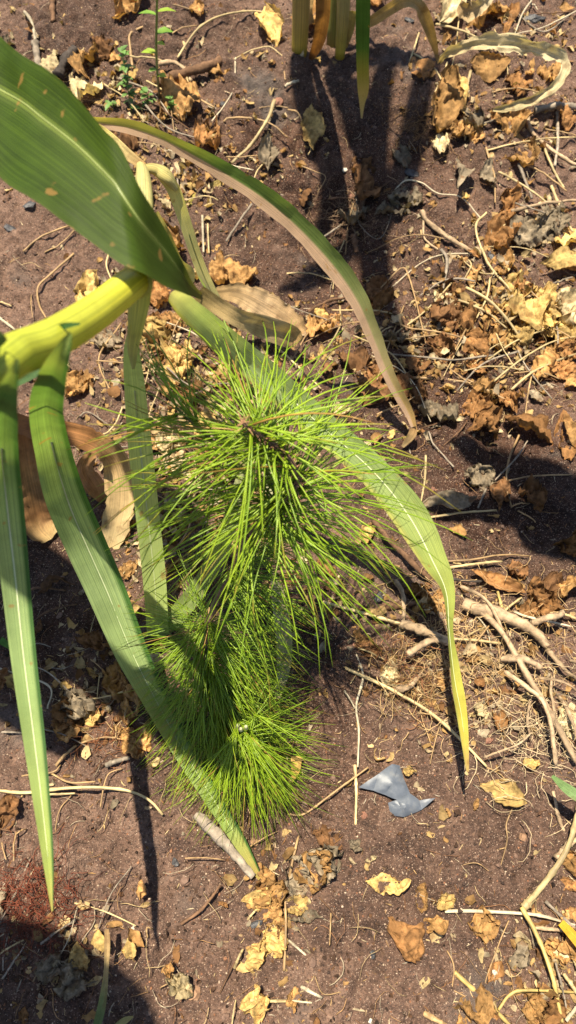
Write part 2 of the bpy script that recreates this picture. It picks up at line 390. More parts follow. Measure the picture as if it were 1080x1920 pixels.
def build_flakes(name, n, lo, dens, Lr, ratio, curl, label, lift, pal=None):
    """little curled 3 x 4 sheets, dense where litter has collected"""
    px, py, P = scatter_px(n); hp = heap_v(px, py); keep = rng.random(n) < lo + dens * hp; P = P[keep]; hp = hp[keep]; n = len(P)
    P[:, 2] = h_fine(P[:, 0], P[:, 1])
    L = rng.uniform(*Lr, n) * rng.uniform(.5, 1, n); W = L * rng.uniform(*ratio, n); an = rng.uniform(0, 6.283, n); tl = rng.normal(0, .28, n); rl = rng.normal(0, .5, n)
    X = np.stack([np.cos(an), np.sin(an), tl], -1); X /= np.linalg.norm(X, axis=1)[:, None]
    Y = np.stack([-np.sin(an), np.cos(an), rl], -1); Y /= np.linalg.norm(Y, axis=1)[:, None]; N = np.cross(X, Y)
    V = np.zeros((n, 12, 3)); ck = rng.normal(0, curl, n); cb = rng.normal(0, curl * .7, n)
    for a in range(4):
        for b in range(3):
            x = a / 3 - .5; y = (b - 1) * .5 * (.55 if a in (0, 3) else 1)
            jx = rng.normal(0, .09, n); jy = rng.normal(0, .09, n); jz = rng.normal(0, .10, n)
            V[:, a * 3 + b] = X * ((x + jx) * L)[:, None] + Y * ((y + jy) * W)[:, None] + N * (ck * W * (2 * y) ** 2 + cb * L * (2 * x) ** 2 + jz * W)[:, None]
    V += (P + np.array([0, 0, 1.]) * (rng.uniform(.0004, .0025, n) + lift * hp * rng.random(n))[:, None])[:, None]
    q = np.array([(a * 3 + b, (a + 1) * 3 + b, (a + 1) * 3 + b + 1, a * 3 + b + 1) for a in range(3) for b in range(2)])
    Fc = (q[None] + (np.arange(n) * 12)[:, None, None]).reshape(-1, 4)
    pl = PAL if pal is None else np.array(pal)
    C = np.repeat(pl[rng.integers(0, len(pl), n)] * rng.uniform(.6, 1.15, (n, 1)), 12, 0)
    o = mk(name, V.reshape(-1, 3), Fc.tolist(), 'leaf', None, C); o['kind'] = 'stuff'; tag(o, label, 'chaff')
build_flakes('chaff', 40000, .07, .5, (.004, .016), (.06, .16), .25, 'tiny tan bits of straw and husk strewn over soil', .008)
build_flakes('leaf_litter', 40000, .012, .5, (.005, .027), (.35, .9), .55, 'crumbled bits of dead leaf filling the litter heaps', .010, [(.36, .24, .10), (.28, .16, .06), (.42, .31, .15), (.18, .09, .035), (.30, .24, .16), (.44, .34, .2), (.33, .2, .075)])
build_flakes('soil_flakes', 14000, .30, -.1, (.003, .009), (.5, 1.0), .4, 'small flat crumbs of broken soil crust', .002, [(.10, .056, .036), (.065, .037, .024), (.14, .083, .055), (.04, .025, .018)])

# ------------------------------------------------------------------ where-words for labels
MARKS = [('beside the grey plastic scrap', 740, 1480), ('under the pine seedling', 420, 1150), ('beneath the pine seedling top', 500, 830), ('at the foot of the pine seedling', 540, 1600),
 ('near the upright maize stand', 600, 130), ('below the broad maize blade', 120, 520), ('in the heap of curled leaves', 880, 600), ('beside the drying maize blade', 690, 690),
 ('by the tangle of roots', 900, 1250), ('near the forked dry stem', 985, 1740), ('by the reddish root mat', 70, 1690), ('between the hanging maize blades', 130, 1150),
 ('near the small green weed', 290, 150), ('by the bleached curled maize leaf', 960, 150), ('in the shaded hollow', 690, 330), ('on the bare soil below the pine', 300, 1750),
 ('on dark soil right of the pine', 900, 900), ('behind the bent maize stalk', 330, 430), ('among sticks beyond the leaf heap', 980, 380), ('on bare soil beside the plastic scrap', 820, 1620)]
SHORT = dict(zip([m[0] for m in MARKS], ['plastic scrap', 'seedling', 'seedling tuft', 'seedling foot', 'maize stand', 'broad blade', 'leaf heap', 'drying blade', 'root tangle', 'forked stem', 'root mat', 'hanging blades', 'green weed', 'bleached leaf', 'shaded hollow', 'bare soil', 'dark soil', 'bent stalk', 'stick pile', 'open soil']))
LABELS = {}
def uniq(label, px, py):
    if label not in LABELS: LABELS[label] = 1; return label
    near = sorted(MARKS, key=lambda m: (m[1] - px) ** 2 + (m[2] - py) ** 2)[:7]; a = near[0]
    best = sorted(near[1:], key=lambda m: -((m[1] - a[1]) * (px - a[1]) + (m[2] - a[2]) * (py - a[2])) / math.hypot(m[1] - a[1], m[2] - a[2]))
    for b in best[:3]:
        l2 = label + ', towards ' + SHORT[b[0]]
        if l2 not in LABELS: LABELS[l2] = 1; return l2
    return label + ', towards ' + SHORT[best[0][0]]
def where(px, py): return min(MARKS, key=lambda m: (m[1] - px) ** 2 + (m[2] - py) ** 2)[0]
OFF = {1: (0, 0), 2: (540, 0), 3: (0, 480), 4: (540, 480), 5: (0, 960), 6: (540, 960), 7: (0, 1440), 8: (540, 1440)}
def tp(tile, p): return OFF[tile][0] + p[0] / 2, OFF[tile][1] + p[1] / 2

# ------------------------------------------------------------------ dead broad leaves
LC = {'Y': (.43, .29, .105), 'T': (.33, .185, .068), 'O': (.25, .125, .046), 'B': (.150, .075, .032), 'G': (.19, .15, .10), 'P': (.43, .34, .19), 'D': (.085, .045, .023)}
LNAME = {'Y': 'pale yellow', 'T': 'tan', 'O': 'orange brown', 'B': 'brown', 'G': 'greyish', 'P': 'bleached pale', 'D': 'dark brown'}
def dead_leaf_mesh(L, W, seed, crump=.3, nx=26, ny=16):
    rs = random.Random(seed); off = Vector((rs.uniform(0, 99), rs.uniform(0, 99), rs.uniform(0, 99)))
    bend = rs.uniform(-1.5, 1.5); tw = rs.uniform(-1.4, 1.4); pk = rs.uniform(.65, 1.45); skew = rs.uniform(-.25, .25)
    rolls = (rs.uniform(-1.0, 2.9), rs.uniform(-1.0, 2.9)); fold = rs.uniform(-.1, .5)
    V = []; UV = []; K = []; f1 = 2.0 / max(L, W)
    for i in range(nx + 1):
        s = i / nx
        for j in range(ny + 1):
            t = j / ny * 2 - 1; sd = 1 if t > 0 else -1; e = abs(t)
            w = (math.sin(math.pi * min(1, s ** pk * .97 + .02)) ** .75) * (1 + .30 * mnoise.noise(off + Vector((s * 3, sd * 3, 0))) + .16 * mnoise.noise(off + Vector((s * 13, sd * 5, 3))) * e)
            hw = W / 2 * w
            x = (s - .5) * L + skew * W * t * .5 + .05 * L * mnoise.noise(off + Vector((t * 3, 8, s)))
            # flat blade near the midrib, edges rolling over
            rl = rolls[0 if t > 0 else 1] * (.7 + .6 * mnoise.noise(off + Vector((s * 2.5, sd * 9, 1)))); a0 = .35
            if e < a0: yy = e; zz = fold * e
            else:
                u = (e - a0) / (1 - a0); an = rl * u
                if abs(rl) > .05: yy = a0 + (1 - a0) * math.sin(an) / rl; zz = fold * a0 + (1 - a0) * (1 - math.cos(an)) / rl
                else: yy = e; zz = fold * a0
                zz += fold * (e - a0) * math.cos(an)
            y = sd * yy * hw; z = zz * hw + bend * L * ((s - .5) ** 2 - .08) * .8
            a2 = tw * (s - .5); y, z = y * math.cos(a2) - z * math.sin(a2), y * math.sin(a2) + z * math.cos(a2)
            q = Vector((x, t * hw, 0))
            n1 = mnoise.noise_vector(q * f1 + off); n2 = mnoise.noise_vector(q * f1 * 2.6 + off); n3 = mnoise.noise_vector(q * f1 * 6 + off); n4 = mnoise.noise_vector(q * f1 * 13 + off)
            rd = (1 - abs(mnoise.noise(q * f1 * 1.7 + off * 1.7)) * 2.6) * .22 + (1 - abs(mnoise.noise(q * f1 * 4.5 + off * 1.3)) * 2.6) * .20
            A = crump * W
            V.append(Vector((x, y, z)) + Vector((n1.x * .25 + n2.x * .22 + n3.x * .08, n1.y * .25 + n2.y * .22 + n3.y * .08, n1.z * .42 + n2.z * .38 + n3.z * .26 + n4.z * .12 + rd)) * A)
            UV.append((t, s))
            vein = max(0, 1 - e / .07) * .4 + max(0, 1 - abs(((s * 6 + e * 1.4) % 1) - .5) / .12) * .16
            K.append(1 + vein + .5 * mnoise.noise(q * f1 * 2 + off * .5) - .25 * (e > .9))
    m = ny + 1; Fc = []
    for i in range(nx):
        for j in range(ny):
            q = Vector((i * .42, j * .5, seed * 3.1))
            if mnoise.noise(q) > .50 + .12 * min(i, nx - 1 - i, j, ny - 1 - j): continue
            Fc.append((i * m + j, (i + 1) * m + j, (i + 1) * m + j + 1, i * m + j + 1))
    return np.array(V), Fc, UV, np.array(K)
nleaf = 0
def dead_leaf(px, py, L, W, ang, cc, crump=.3, lift=0.0, label=None, small=False, group='dead leaves strewn on the soil', pitch=None):
    global nleaf; nleaf += 1
    V, Fc, UV, K = dead_leaf_mesh(L, W, nleaf, crump, *((14, 9) if small else (34, 21)))
    rs = random.Random(nleaf * 7)
    rot = Matrix.Rotation(ang, 3, 'Z') @ Matrix.Rotation(rs.uniform(-.5, .5), 3, 'X') @ Matrix.Rotation(rs.uniform(-.35, .35), 3, 'Y')
    V = V @ np.array(rot).T
    g = on_ground(px, py); V[:, 2] -= np.percentile(V[:, 2], 12); V = V + g + np.array([0, 0, .002 + lift])
    col = np.array(LC[cc]) * rs.uniform(.8, 1.2)
    o = mk('dead_leaf', V, Fc, 'leaf', None, np.clip(col[None] * K[:, None], .005, .6), UV)
    if label is None:
        sz = 'small' if L < .035 else ('large' if L > .085 else 'medium')
        sh = 'narrow' if W / L < .5 else ('crumpled' if crump > .3 else 'curled')
        label = f'{sz} {sh} {LNAME[cc]} dead leaf {where(px, py)}'; label = uniq(label, px, py)
    return tag(o, label, 'dead leaf', group)
LEAVES = {
 1: [(680,390,110,90,'T'),(335,270,90,80,'T'),(330,370,100,80,'P'),(1010,120,90,80,'Y'),(780,545,85,65,'O'),(490,20,110,80,'T'),(200,250,50,60,'P'),(620,400,70,60,'T'),(740,40,60,30,'T'),(755,485,30,45,'D'),(390,210,60,50,'B'),(560,880,80,70,'T'),(640,930,90,90,'T'),(520,720,70,80,'B'),(1010,590,80,80,'G'),(480,560,90,60,'B')],
 2: [(90,495,75,100,'Y'),(860,330,90,50,'O'),(985,290,80,50,'T'),(570,430,120,110,'T'),(650,500,150,80,'T'),(830,470,120,60,'T'),(640,370,60,70,'Y'),(740,90,120,50,'T'),(810,90,80,60,'O'),(600,40,90,90,'P'),(330,10,60,30,'O'),(80,70,90,80,'T'),(270,690,100,100,'B'),(245,835,90,50,'G'),(640,690,50,110,'G'),(750,665,60,50,'G'),(890,600,120,80,'T'),(820,790,80,80,'O'),(800,910,120,90,'O'),(1030,460,60,60,'O'),(420,780,190,80,'G'),(60,740,60,60,'B'),(500,270,70,80,'O'),(570,550,50,50,'P'),(420,590,50,70,'G'),(940,870,190,100,'G'),(1050,900,70,70,'Y'),(860,920,60,40,'G'),(700,480,70,70,'G')],
 3: [(340,165,90,110,'Y'),(600,160,80,90,'O'),(620,265,160,80,'T'),(715,520,90,70,'O'),(820,70,70,90,'T'),(900,90,110,80,'T'),(250,430,40,40,'P'),(330,470,60,40,'T'),(690,420,150,100,'Y'),(280,500,100,80,'T'),(620,700,130,100,'P'),(700,850,120,130,'P'),(660,450,80,80,'Y'),(590,330,110,90,'Y'),(760,640,110,70,'Y'),(640,790,90,90,'P'),(780,790,90,60,'T'),(400,330,80,60,'G'),(560,880,70,60,'Y'),(840,460,90,70,'Y')],
 4: [(600,150,80,60,'B'),(700,80,40,80,'T'),(800,50,90,80,'T'),(820,150,110,120,'Y'),(890,230,120,100,'Y'),(1030,230,120,110,'P'),(1020,300,110,80,'Y'),(960,170,90,80,'Y'),(960,260,100,80,'Y'),(860,320,90,70,'Y'),(560,235,110,100,'B'),(700,280,110,110,'O'),(770,330,100,60,'T'),(950,430,80,90,'T'),(580,370,90,80,'B'),(640,230,90,70,'B'),(710,370,80,80,'O'),(1030,370,130,80,'T'),(1050,300,80,50,'T'),(340,150,80,90,'B'),(350,220,80,110,'O'),(130,290,120,60,'T'),(300,520,110,90,'B'),(340,450,130,90,'B'),(420,500,80,70,'B'),(250,420,100,90,'B'),(480,430,80,60,'B'),(560,600,120,80,'G'),(720,550,150,100,'O'),(730,660,110,80,'O'),(835,560,80,70,'O'),(1040,690,80,180,'O'),(790,910,70,90,'B'),(930,920,90,90,'B'),(720,840,110,80,'G'),(600,940,180,50,'G'),(180,600,90,40,'P'),(1065,490,60,40,'T'),(1020,430,100,60,'O'),(700,430,80,50,'O'),(490,520,70,60,'B'),(400,330,80,50,'G'),(870,130,70,70,'O'),(760,240,80,80,'T'),(830,280,70,60,'T')],
 5: [(350,495,110,60,'B'),(440,645,100,90,'T'),(500,720,70,130,'T'),(290,760,170,160,'G'),(360,770,60,60,'Y'),(145,455,50,50,'B'),(480,770,25,60,'O'),(480,230,60,60,'T'),(20,640,40,70,'B'),(260,820,80,90,'T'),(210,290,120,40,'D'),(520,870,130,120,'T'),(470,60,60,70,'O')],
 6: [(300,85,50,60,'Y'),(1050,120,100,80,'O'),(940,350,120,120,'O'),(850,230,80,60,'B'),(540,370,110,130,'T'),(260,470,70,60,'T'),(370,640,90,130,'P'),(480,310,60,50,'O'),(720,760,60,70,'P'),(1050,790,80,110,'P'),(905,950,60,40,'Y'),(980,300,110,70,'B'),(1040,300,90,60,'T'),(300,520,80,60,'B')],
 7: [(30,180,70,130,'B'),(310,710,60,90,'Y'),(280,790,120,110,'G'),(200,740,100,80,'G'),(680,810,100,90,'P'),(490,680,50,30,'Y'),(960,490,130,90,'Y'),(1030,440,110,120,'T'),(1010,680,130,150,'Y'),(1040,550,90,100,'T'),(975,880,90,110,'Y'),(840,515,40,16,'O'),(90,930,35,45,'O'),(20,490,50,80,'G'),(535,465,30,60,'T'),(640,760,50,50,'T')],
 8: [(370,440,140,60,'Y'),(735,580,110,100,'T'),(540,590,90,60,'T'),(590,500,70,50,'Y'),(500,490,50,80,'T'),(100,330,190,180,'G'),(30,400,100,120,'G'),(30,510,90,80,'Y'),(1010,680,100,80,'T'),(900,890,130,110,'T'),(980,910,120,110,'O'),(690,910,120,110,'T'),(1050,350,60,80,'T'),(455,15,40,30,'Y'),(20,870,50,70,'T'),(250,300,60,40,'G'),(310,345,40,20,'P'),(700,140,20,40,'T'),(595,170,15,30,'T'),(1050,560,70,60,'T'),(1060,450,70,50,'O'),(150,270,90,70,'B'),(60,560,120,60,'G'),(750,900,60,80,'O'),(1050,690,70,110,'T'),(660,940,60,60,'T')],
}
def split(lst):
    out = []
    for cx, cy, w, h, cc in lst:
        if max(w, h) > 125 and min(w, h) > 75:            # big masses are several overlapping crumpled leaves
            for k in range(3): out.append((cx + random.uniform(-.3, .3) * w, cy + random.uniform(-.3, .3) * h, w * random.uniform(.5, .7), h * random.uniform(.5, .7), cc if k else random.choice([cc, 'T', 'O'])))
        else: out.append((cx, cy, w, h, cc))
    return out
for tile, lst in LEAVES.items():
    for cx, cy, w, h, cc in split(lst):
        px, py = tp(tile, (cx, cy)); g = on_ground(px, py); d = depth(g); sv = max(.45, -ray(px, py)[2] / np.linalg.norm(ray(px, py)))
        ww = w / 2 * d / F; hh = h / 2 * d / F / sv
        ang = random.uniform(-.35, .35) + (0 if ww > hh else math.pi / 2)
        dead_leaf(px, py, max(ww, hh) * 1.15, min(ww, hh) * 1.25, ang, cc, random.uniform(.34, .66), random.uniform(0, .008))
# singled-out leaves
dead_leaf(1055, 503, .10, .062, .1, 'Y', .22, .012, 'large smooth pale yellow dead leaf on bare soil above the leaf heap')
dead_leaf(915, 133, .105, .075, .2, 'T', .14, .006, 'flat tan dead leaf inside the loop of bleached maize leaf')
dead_leaf(988, 812, .11, .07, -.7, 'O', .34, .012, 'long curled orange brown dead leaf alone on shaded soil')
dead_leaf(942, 1490, .068, .042, -.4, 'Y', .16, .003, 'flat pale yellow dead leaf right of the grey plastic scrap')
dead_leaf(760, 1762, .068, .046, -.75, 'O', .36, .006, 'folded orange brown dead leaf alone on bare soil')
dead_leaf(930, 1095, .10, .034, -.45, 'O', .34, .008, 'twisted orange brown dead leaf beside the drooping maize blade')
# loose fragments in the heaps
cnt = 0
while cnt < 140:
    px, py = random.uniform(-30, 1110), random.uniform(-30, 1940)
    if random.random() > heap(px, py): continue
    L = random.uniform(.016, .045); cnt += 1
    dead_leaf(px, py, L, L * random.uniform(.4, .85), random.uniform(0, 6.28), random.choice('TTOBYPGTO' if py > 460 and px > 600 else 'TTYPGTYB'), random.uniform(.35, .65), random.uniform(0, .010), small=True)

# ------------------------------------------------------------------ straws, twigs and roots lying on the soil
SC = {'P': (.36, .27, .13), 'T': (.26, .165, .075), 'B': (.105, .058, .032), 'G': (.19, .155, .115), 'W': (.36, .30, .20), 'R': (.27, .19, .115), 'Y': (.36, .26, .085), 'K': (.045, .036, .03)}
SN = {'P': 'pale', 'T': 'tan', 'B': 'brown', 'G': 'grey', 'W': 'whitish', 'R': 'fibrous tan', 'Y': 'yellow', 'K': 'dark charred'}
def rod(tile, pts, w, c, name=None, label=None, lift=.003, lump=None, taper=.75, parent=None, arch=None):
    q = [tp(tile, p) if tile else p for p in pts]
    P = catmull([on_ground(*p) for p in q], 28); r = w / 4 * np.mean([depth(p) for p in P]) / F
    r = max(r, .0006)
    arch = random.uniform(0, .010) if arch is None else arch
    s = np.linspace(0, 1, 28)
    lift = lift + (.014 * min(1.2, heap(*q[len(q) // 2])) if w < 20 else 0)
    P[:, 2] = h_smooth(P[:, 0], P[:, 1]) + r + lift + arch * np.sin(math.pi * s) + .0025 * fbm(s * 6, s * 0 + len(SEEN), 2, 9)
    lump = (.5 if c in 'BRGK' else .18) if lump is None else lump
    seed = len(SEEN)
    prof = np.linspace(1, taper, 28) * (1 + .9 * lump * fbm(s * 5 + seed, s * 0 + seed * 1.7, 2, 13))
    if c in 'PTWY' and w > 8:                                         # stem joints
        for k in (.33, .71): prof *= 1 + .35 * np.exp(-((s - k) / .018) ** 2)
    V, Fc = tube_data(P, r * prof, 7, seed, lump * .6)
    K = 1 + .9 * fbm(np.repeat(s, 7) * 5 + seed, np.tile(np.arange(7), 28) * 1.3 + seed, 2, 4)
    col = np.array(SC[c]) * random.uniform(.85, 1.15)
    nm = name or ('straw' if c in 'PTWY' else ('root' if c == 'R' else 'twig'))
    SEEN.append(1)
    o = mk(nm, V, Fc, 'root' if c in 'BRGK' else 'straw', parent, np.clip(col[None] * K[:, None], .01, .7))
    if parent is not None: return o
    if label is None:
        Ln = np.linalg.norm(np.diff(P, axis=0), axis=1).sum(); ch = np.linalg.norm(P[-1] - P[0])
        lb = 'short' if Ln < .06 else ('long' if Ln > .14 else 'medium length')
        cv = 'straight' if ch / Ln > .985 else ('bent' if ch / Ln > .9 else 'curved')
        th = 'hair thin' if w < 6 else ('thin' if w < 10 else ('stout' if w < 18 else 'thick'))
        label = f'{lb} {th} {cv} {SN[c]} {nm} {where(*q[len(q) // 2])}'; label = uniq(label, *q[len(q) // 2])
    return tag(o, label, nm, {'straw': 'straws strewn on the soil', 'twig': 'twigs strewn on the soil', 'root': 'loose roots on the soil'}.get(nm, nm))
SEEN = []
RODS = {
1: [([(668,230),(700,180),(760,110),(850,70),(950,58),(1045,70)],9,'P'),([(500,270),(490,190),(492,140),(550,105)],10,'T'),([(95,60),(130,120),(140,190)],13,'W'),([(138,180),(145,230),(150,275)],30,'G'),([(200,0),(205,100)],25,'B'),([(320,200),(290,260),(265,325)],6,'P'),([(490,228),(560,235),(640,250)],7,'P'),([(700,300),(712,370),(700,465)],8,'P'),([(575,400),(640,470),(720,520)],6,'B'),([(840,470),(870,458),(1000,480),(1080,530)],8,'T'),([(1030,400),(1000,480),(940,570),(870,630)],14,'P'),([(1080,415),(1010,410),(960,420)],5,'T'),([(90,950),(150,910),(260,855)],8,'T'),([(170,955),(230,920),(280,870)],6,'T'),([(850,920),(900,850),(945,780)],10,'G'),([(760,820),(765,960)],10,'W'),([(780,850),(785,960)],8,'P'),([(850,610),(900,615),(980,605)],5,'T'),([(590,335),(680,312),(760,290),(830,250)],38,'B'),([(600,262),(660,262),(700,290),(720,330)],18,'R'),([(225,310),(250,260),(290,210)],44,'K'),([(650,25),(720,45),(780,55)],6,'T'),([(610,175),(660,130),(740,105)],6,'T'),([(520,560),(600,590),(645,620)],5,'T'),([(700,775),(770,770),(820,772)],5,'P'),([(550,520),(530,580),(560,500)],4,'T'),([(1035,210),(1060,260),(1070,310)],5,'T')],
2: [([(550,115),(640,145),(720,185),(760,215)],9,'P'),([(490,135),(470,200),(450,255)],7,'P'),([(470,215),(510,250),(560,300),(600,375)],8,'P'),([(600,225),(580,300),(540,380)],7,'P'),([(640,60),(625,200),(600,320)],5,'P'),([(665,125),(685,220)],8,'P'),([(680,290),(660,375)],12,'P'),([(905,0),(905,35),(870,90),(845,150)],8,'W'),([(905,35),(930,55)],6,'W'),([(930,70),(1010,72),(1080,60)],5,'B'),([(920,430),(1000,425),(1090,420)],28,'G'),([(740,580),(860,560),(1000,540),(1075,530)],7,'P'),([(890,440),(900,500),(940,550),(1040,620),(1090,645)],16,'R'),([(1005,440),(1005,560),(995,640)],14,'G'),([(950,555),(985,640),(1030,720)],10,'P'),([(870,620),(960,680),(1040,730)],8,'T'),([(785,660),(860,710),(970,780)],9,'P'),([(860,630),(880,690),(910,760)],12,'G'),([(980,720),(1010,800),(1060,890)],11,'P'),([(830,815),(950,795),(1090,775)],14,'R'),([(800,870),(850,830)],8,'P'),([(400,720),(440,690),(500,700),(560,740),(650,755),(725,835)],6,'W'),([(740,815),(700,865),(725,970)],9,'P'),([(500,805),(520,850),(600,915),(690,960)],20,'R'),([(505,840),(510,910),(560,950)],8,'R'),([(250,730),(262,800),(265,860),(340,915),(385,820),(375,770)],4,'G'),([(150,755),(250,758)],9,'B'),([(320,735),(380,700),(410,670)],5,'B'),([(215,960),(225,850),(245,770)],5,'T'),([(120,905),(200,850)],8,'G'),([(60,490),(40,450),(0,420)],8,'T'),([(60,490),(85,560),(75,590)],5,'P'),([(-10,335),(40,315)],12,'W'),([(50,630),(100,660),(140,680),(110,730)],4,'T'),([(665,480),(660,540)],7,'P'),([(290,720),(275,800),(285,830)],22,'B'),([(245,900),(255,960)],26,'B'),([(760,370),(830,365),(960,375)],6,'T'),([(690,500),(760,480),(800,460)],6,'G'),([(770,130),(810,230),(820,300)],5,'P'),([(960,500),(1080,525)],7,'T')],
3: [([(280,0),(190,80),(145,130),(150,190),(175,240)],9,'T'),([(410,0),(405,60),(430,120)],7,'P'),([(-5,235),(60,285)],12,'W'),([(-5,180),(45,195)],8,'P'),([(80,270),(85,330)],5,'G'),([(120,150),(125,240)],4,'T'),([(300,610),(340,600),(420,650)],6,'G'),([(290,830),(300,880),(280,930)],6,'G'),([(600,520),(560,640),(540,760)],5,'P'),([(730,760),(740,860),(700,950)],6,'P'),([(540,350),(580,310),(600,280)],6,'P')],
4: [([(-5,75),(90,85),(190,105)],6,'P'),([(75,225),(150,190),(220,170)],12,'B'),([(720,0),(750,70),(830,160)],10,'P'),([(570,0),(590,50),(575,150)],13,'G'),([(345,140),(420,72),(450,110),(490,260),(520,380)],6,'T'),([(750,110),(735,190),(700,260)],8,'P'),([(630,195),(720,245),(810,300)],9,'P'),([(660,150),(760,225),(860,335)],12,'P'),([(370,270),(450,305),(560,320),(650,335)],8,'T'),([(350,345),(450,340),(570,320)],6,'T'),([(380,395),(500,415),(620,425),(760,400)],8,'G'),([(460,475),(600,485),(720,515),(850,580)],11,'T'),([(640,475),(740,530)],7,'T'),([(545,395),(590,440),(680,510)],5,'T'),([(740,415),(850,345),(960,300)],7,'P'),([(765,490),(860,420),(980,350),(1085,320)],8,'P'),([(830,520),(920,455),(1085,380)],10,'P'),([(850,360),(880,430),(980,555)],7,'G'),([(840,455),(930,455),(1010,475)],6,'T'),([(640,530),(620,610),(495,660)],7,'B'),([(685,605),(640,670),(580,720)],7,'B'),([(525,665),(545,720),(620,800)],7,'G'),([(865,675),(825,770),(815,860),(835,950)],8,'T'),([(895,700),(850,770),(770,850)],7,'G'),([(770,860),(900,838),(1060,825)],7,'T'),([(515,755),(510,850),(490,965)],9,'P'),([(740,880),(710,950)],9,'G'),([(960,130),(1060,95)],7,'G'),([(660,300),(620,380),(590,420)],6,'T'),([(330,330),(390,290)],6,'P'),([(690,430),(760,370),(800,350)],5,'P'),([(330,610),(420,570),(500,530)],7,'T'),([(835,945),(900,935)],6,'T'),([(650,30),(680,60),(650,120)],6,'P'),([(390,240),(430,280),(440,310)],12,'B')],
5: [([(-5,590),(60,615),(195,665),(185,745)],9,'W'),([(-5,835),(95,833)],9,'G'),([(115,430),(180,385),(290,350)],8,'B'),([(400,955),(490,925)],20,'G'),([(215,955),(290,880)],12,'T'),([(130,500),(195,512)],5,'G'),([(345,560),(400,610)],4,'T'),([(435,290),(500,200)],5,'P'),([(340,460),(358,390)],4,'P'),([(370,700),(380,620)],4,'P'),([(620,220),(700,110),(730,20)],8,'T'),([(105,300),(160,290),(250,300)],12,'B'),([(85,100),(110,200),(95,260)],8,'G'),([(310,870),(400,850),(480,860)],5,'T'),([(400,790),(440,830),(520,850)],4,'O' if False else 'T'),([(480,740),(470,800)],8,'T'),([(200,590),(240,600),(280,580)],4,'G')],
6: [([(505,30),(600,15),(700,5),(780,0)],10,'P'),([(590,190),(680,190),(800,172),(900,172)],8,'T'),([(590,220),(700,210),(800,192)],12,'P'),([(600,260),(700,270),(730,265)],14,'K'),([(170,335),(300,300),(460,245)],8,'T'),([(400,270),(425,330),(430,420)],18,'R'),([(340,365),(410,360),(495,345)],28,'B'),([(130,350),(300,400),(420,435),(590,485),(700,495),(790,505)],13,'P'),([(780,310),(795,370),(812,450)],10,'Y'),([(800,385),(870,330)],10,'P'),([(995,385),(1085,412)],12,'P'),([(840,385),(920,420),(1060,440)],10,'W'),([(210,590),(340,655),(430,705),(560,790),(740,960)],14,'P'),([(250,530),(280,620),(255,730),(265,830),(260,960)],10,'W'),([(210,675),(250,740)],8,'W'),([(250,515),(360,560)],8,'P'),([(380,680),(440,670),(500,615)],26,'R'),([(575,780),(550,860),(530,950)],6,'T'),([(860,0),(910,30),(925,45)],6,'T'),([(350,660),(345,740),(380,790)],4,'T'),([(300,590),(320,510)],8,'T'),([(400,480),(415,600)],4,'O' if False else 'B')],
7: [([(-5,60),(80,35),(200,20),(230,-10)],8,'T'),([(-5,85),(100,98),(260,82),(420,82),(510,98),(570,130),(612,178)],13,'P'),([(130,110),(200,105),(285,98)],10,'P'),([(190,20),(270,60),(360,55)],8,'T'),([(210,240),(230,160),(270,105)],5,'T'),([(380,150),(395,70),(415,25),(460,5)],6,'T'),([(680,585),(760,530),(828,440)],13,'B'),([(695,340),(770,338),(840,345)],5,'T'),([(825,845),(860,770),(905,690)],7,'B'),([(880,750),(912,680)],11,'P'),([(915,870),(1085,873)],14,'P'),([(870,965),(885,870)],7,'P'),([(1065,760),(1072,600),(1068,450)],11,'T'),([(-5,600),(60,490),(120,340)],9,'G'),([(-5,705),(95,645)],8,'P'),([(15,790),(95,670)],8,'G'),([(15,760),(35,620)],5,'G'),([(60,400),(65,240)],8,'T'),([(740,180),(830,270),(950,410)],44,'G'),([(930,570),(965,530)],9,'P'),([(555,635),(555,600),(575,605)],7,'T'),([(940,295),(1040,240)],5,'T'),([(160,660),(290,570)],10,'G'),([(0,230),(50,240)],7,'B'),([(10,280),(50,400)],5,'T'),([(130,800),(160,760),(210,820)],5,'T'),([(600,825),(640,800),(650,760)],5,'T'),([(1020,190),(1030,300),(1025,400)],4,'B'),([(410,930),(420,900),(430,880)],6,'G'),([(100,230),(60,260)],6,'T')],
8: [([(250,-10),(255,100),(252,215)],12,'P'),([(0,175),(60,175),(160,105),(300,0)],9,'T'),([(585,538),(700,538),(880,548),(960,560),(1085,595)],14,'W'),([(620,765),(700,840),(830,965)],20,'Y'),([(780,905),(820,850),(880,832),(1075,840)],12,'Y'),([(510,920),(590,965)],22,'T'),([(825,570),(780,670),(735,800),(735,860)],5,'T'),([(595,685),(615,740),(612,830)],6,'T'),([(650,365),(700,360),(755,390)],4,'T'),([(840,150),(815,210),(815,280),(795,370)],6,'T'),([(990,90),(1000,170),(1030,240)],16,'R'),([(990,730),(1010,830),(1030,900)],8,'G'),([(-5,640),(70,705)],10,'W'),([(160,545),(155,665)],6,'T'),([(110,480),(190,570)],6,'B'),([(0,430),(20,340),(40,255)],12,'T'),([(50,820),(125,860)],14,'W'),([(920,600),(1060,615)],16,'R'),([(1030,945),(1085,880)],16,'W'),([(1060,710),(1085,790)],18,'P'),([(1020,770),(1060,830),(1085,860)],16,'P'),([(100,780),(130,845),(200,840)],5,'T'),([(775,310),(815,300)],6,'T'),([(740,0),(790,25),(830,70)],7,'T'),([(660,230),(662,260),(672,225)],5,'T'),([(0,870),(90,880)],8,'W'),([(610,830),(690,870)],5,'T'),([(960,500),(1010,550),(1070,600)],16,'G')],
}
for tile, lst in RODS.items():
    for pts, w, c in lst: rod(tile, pts, w, c)
made = 0
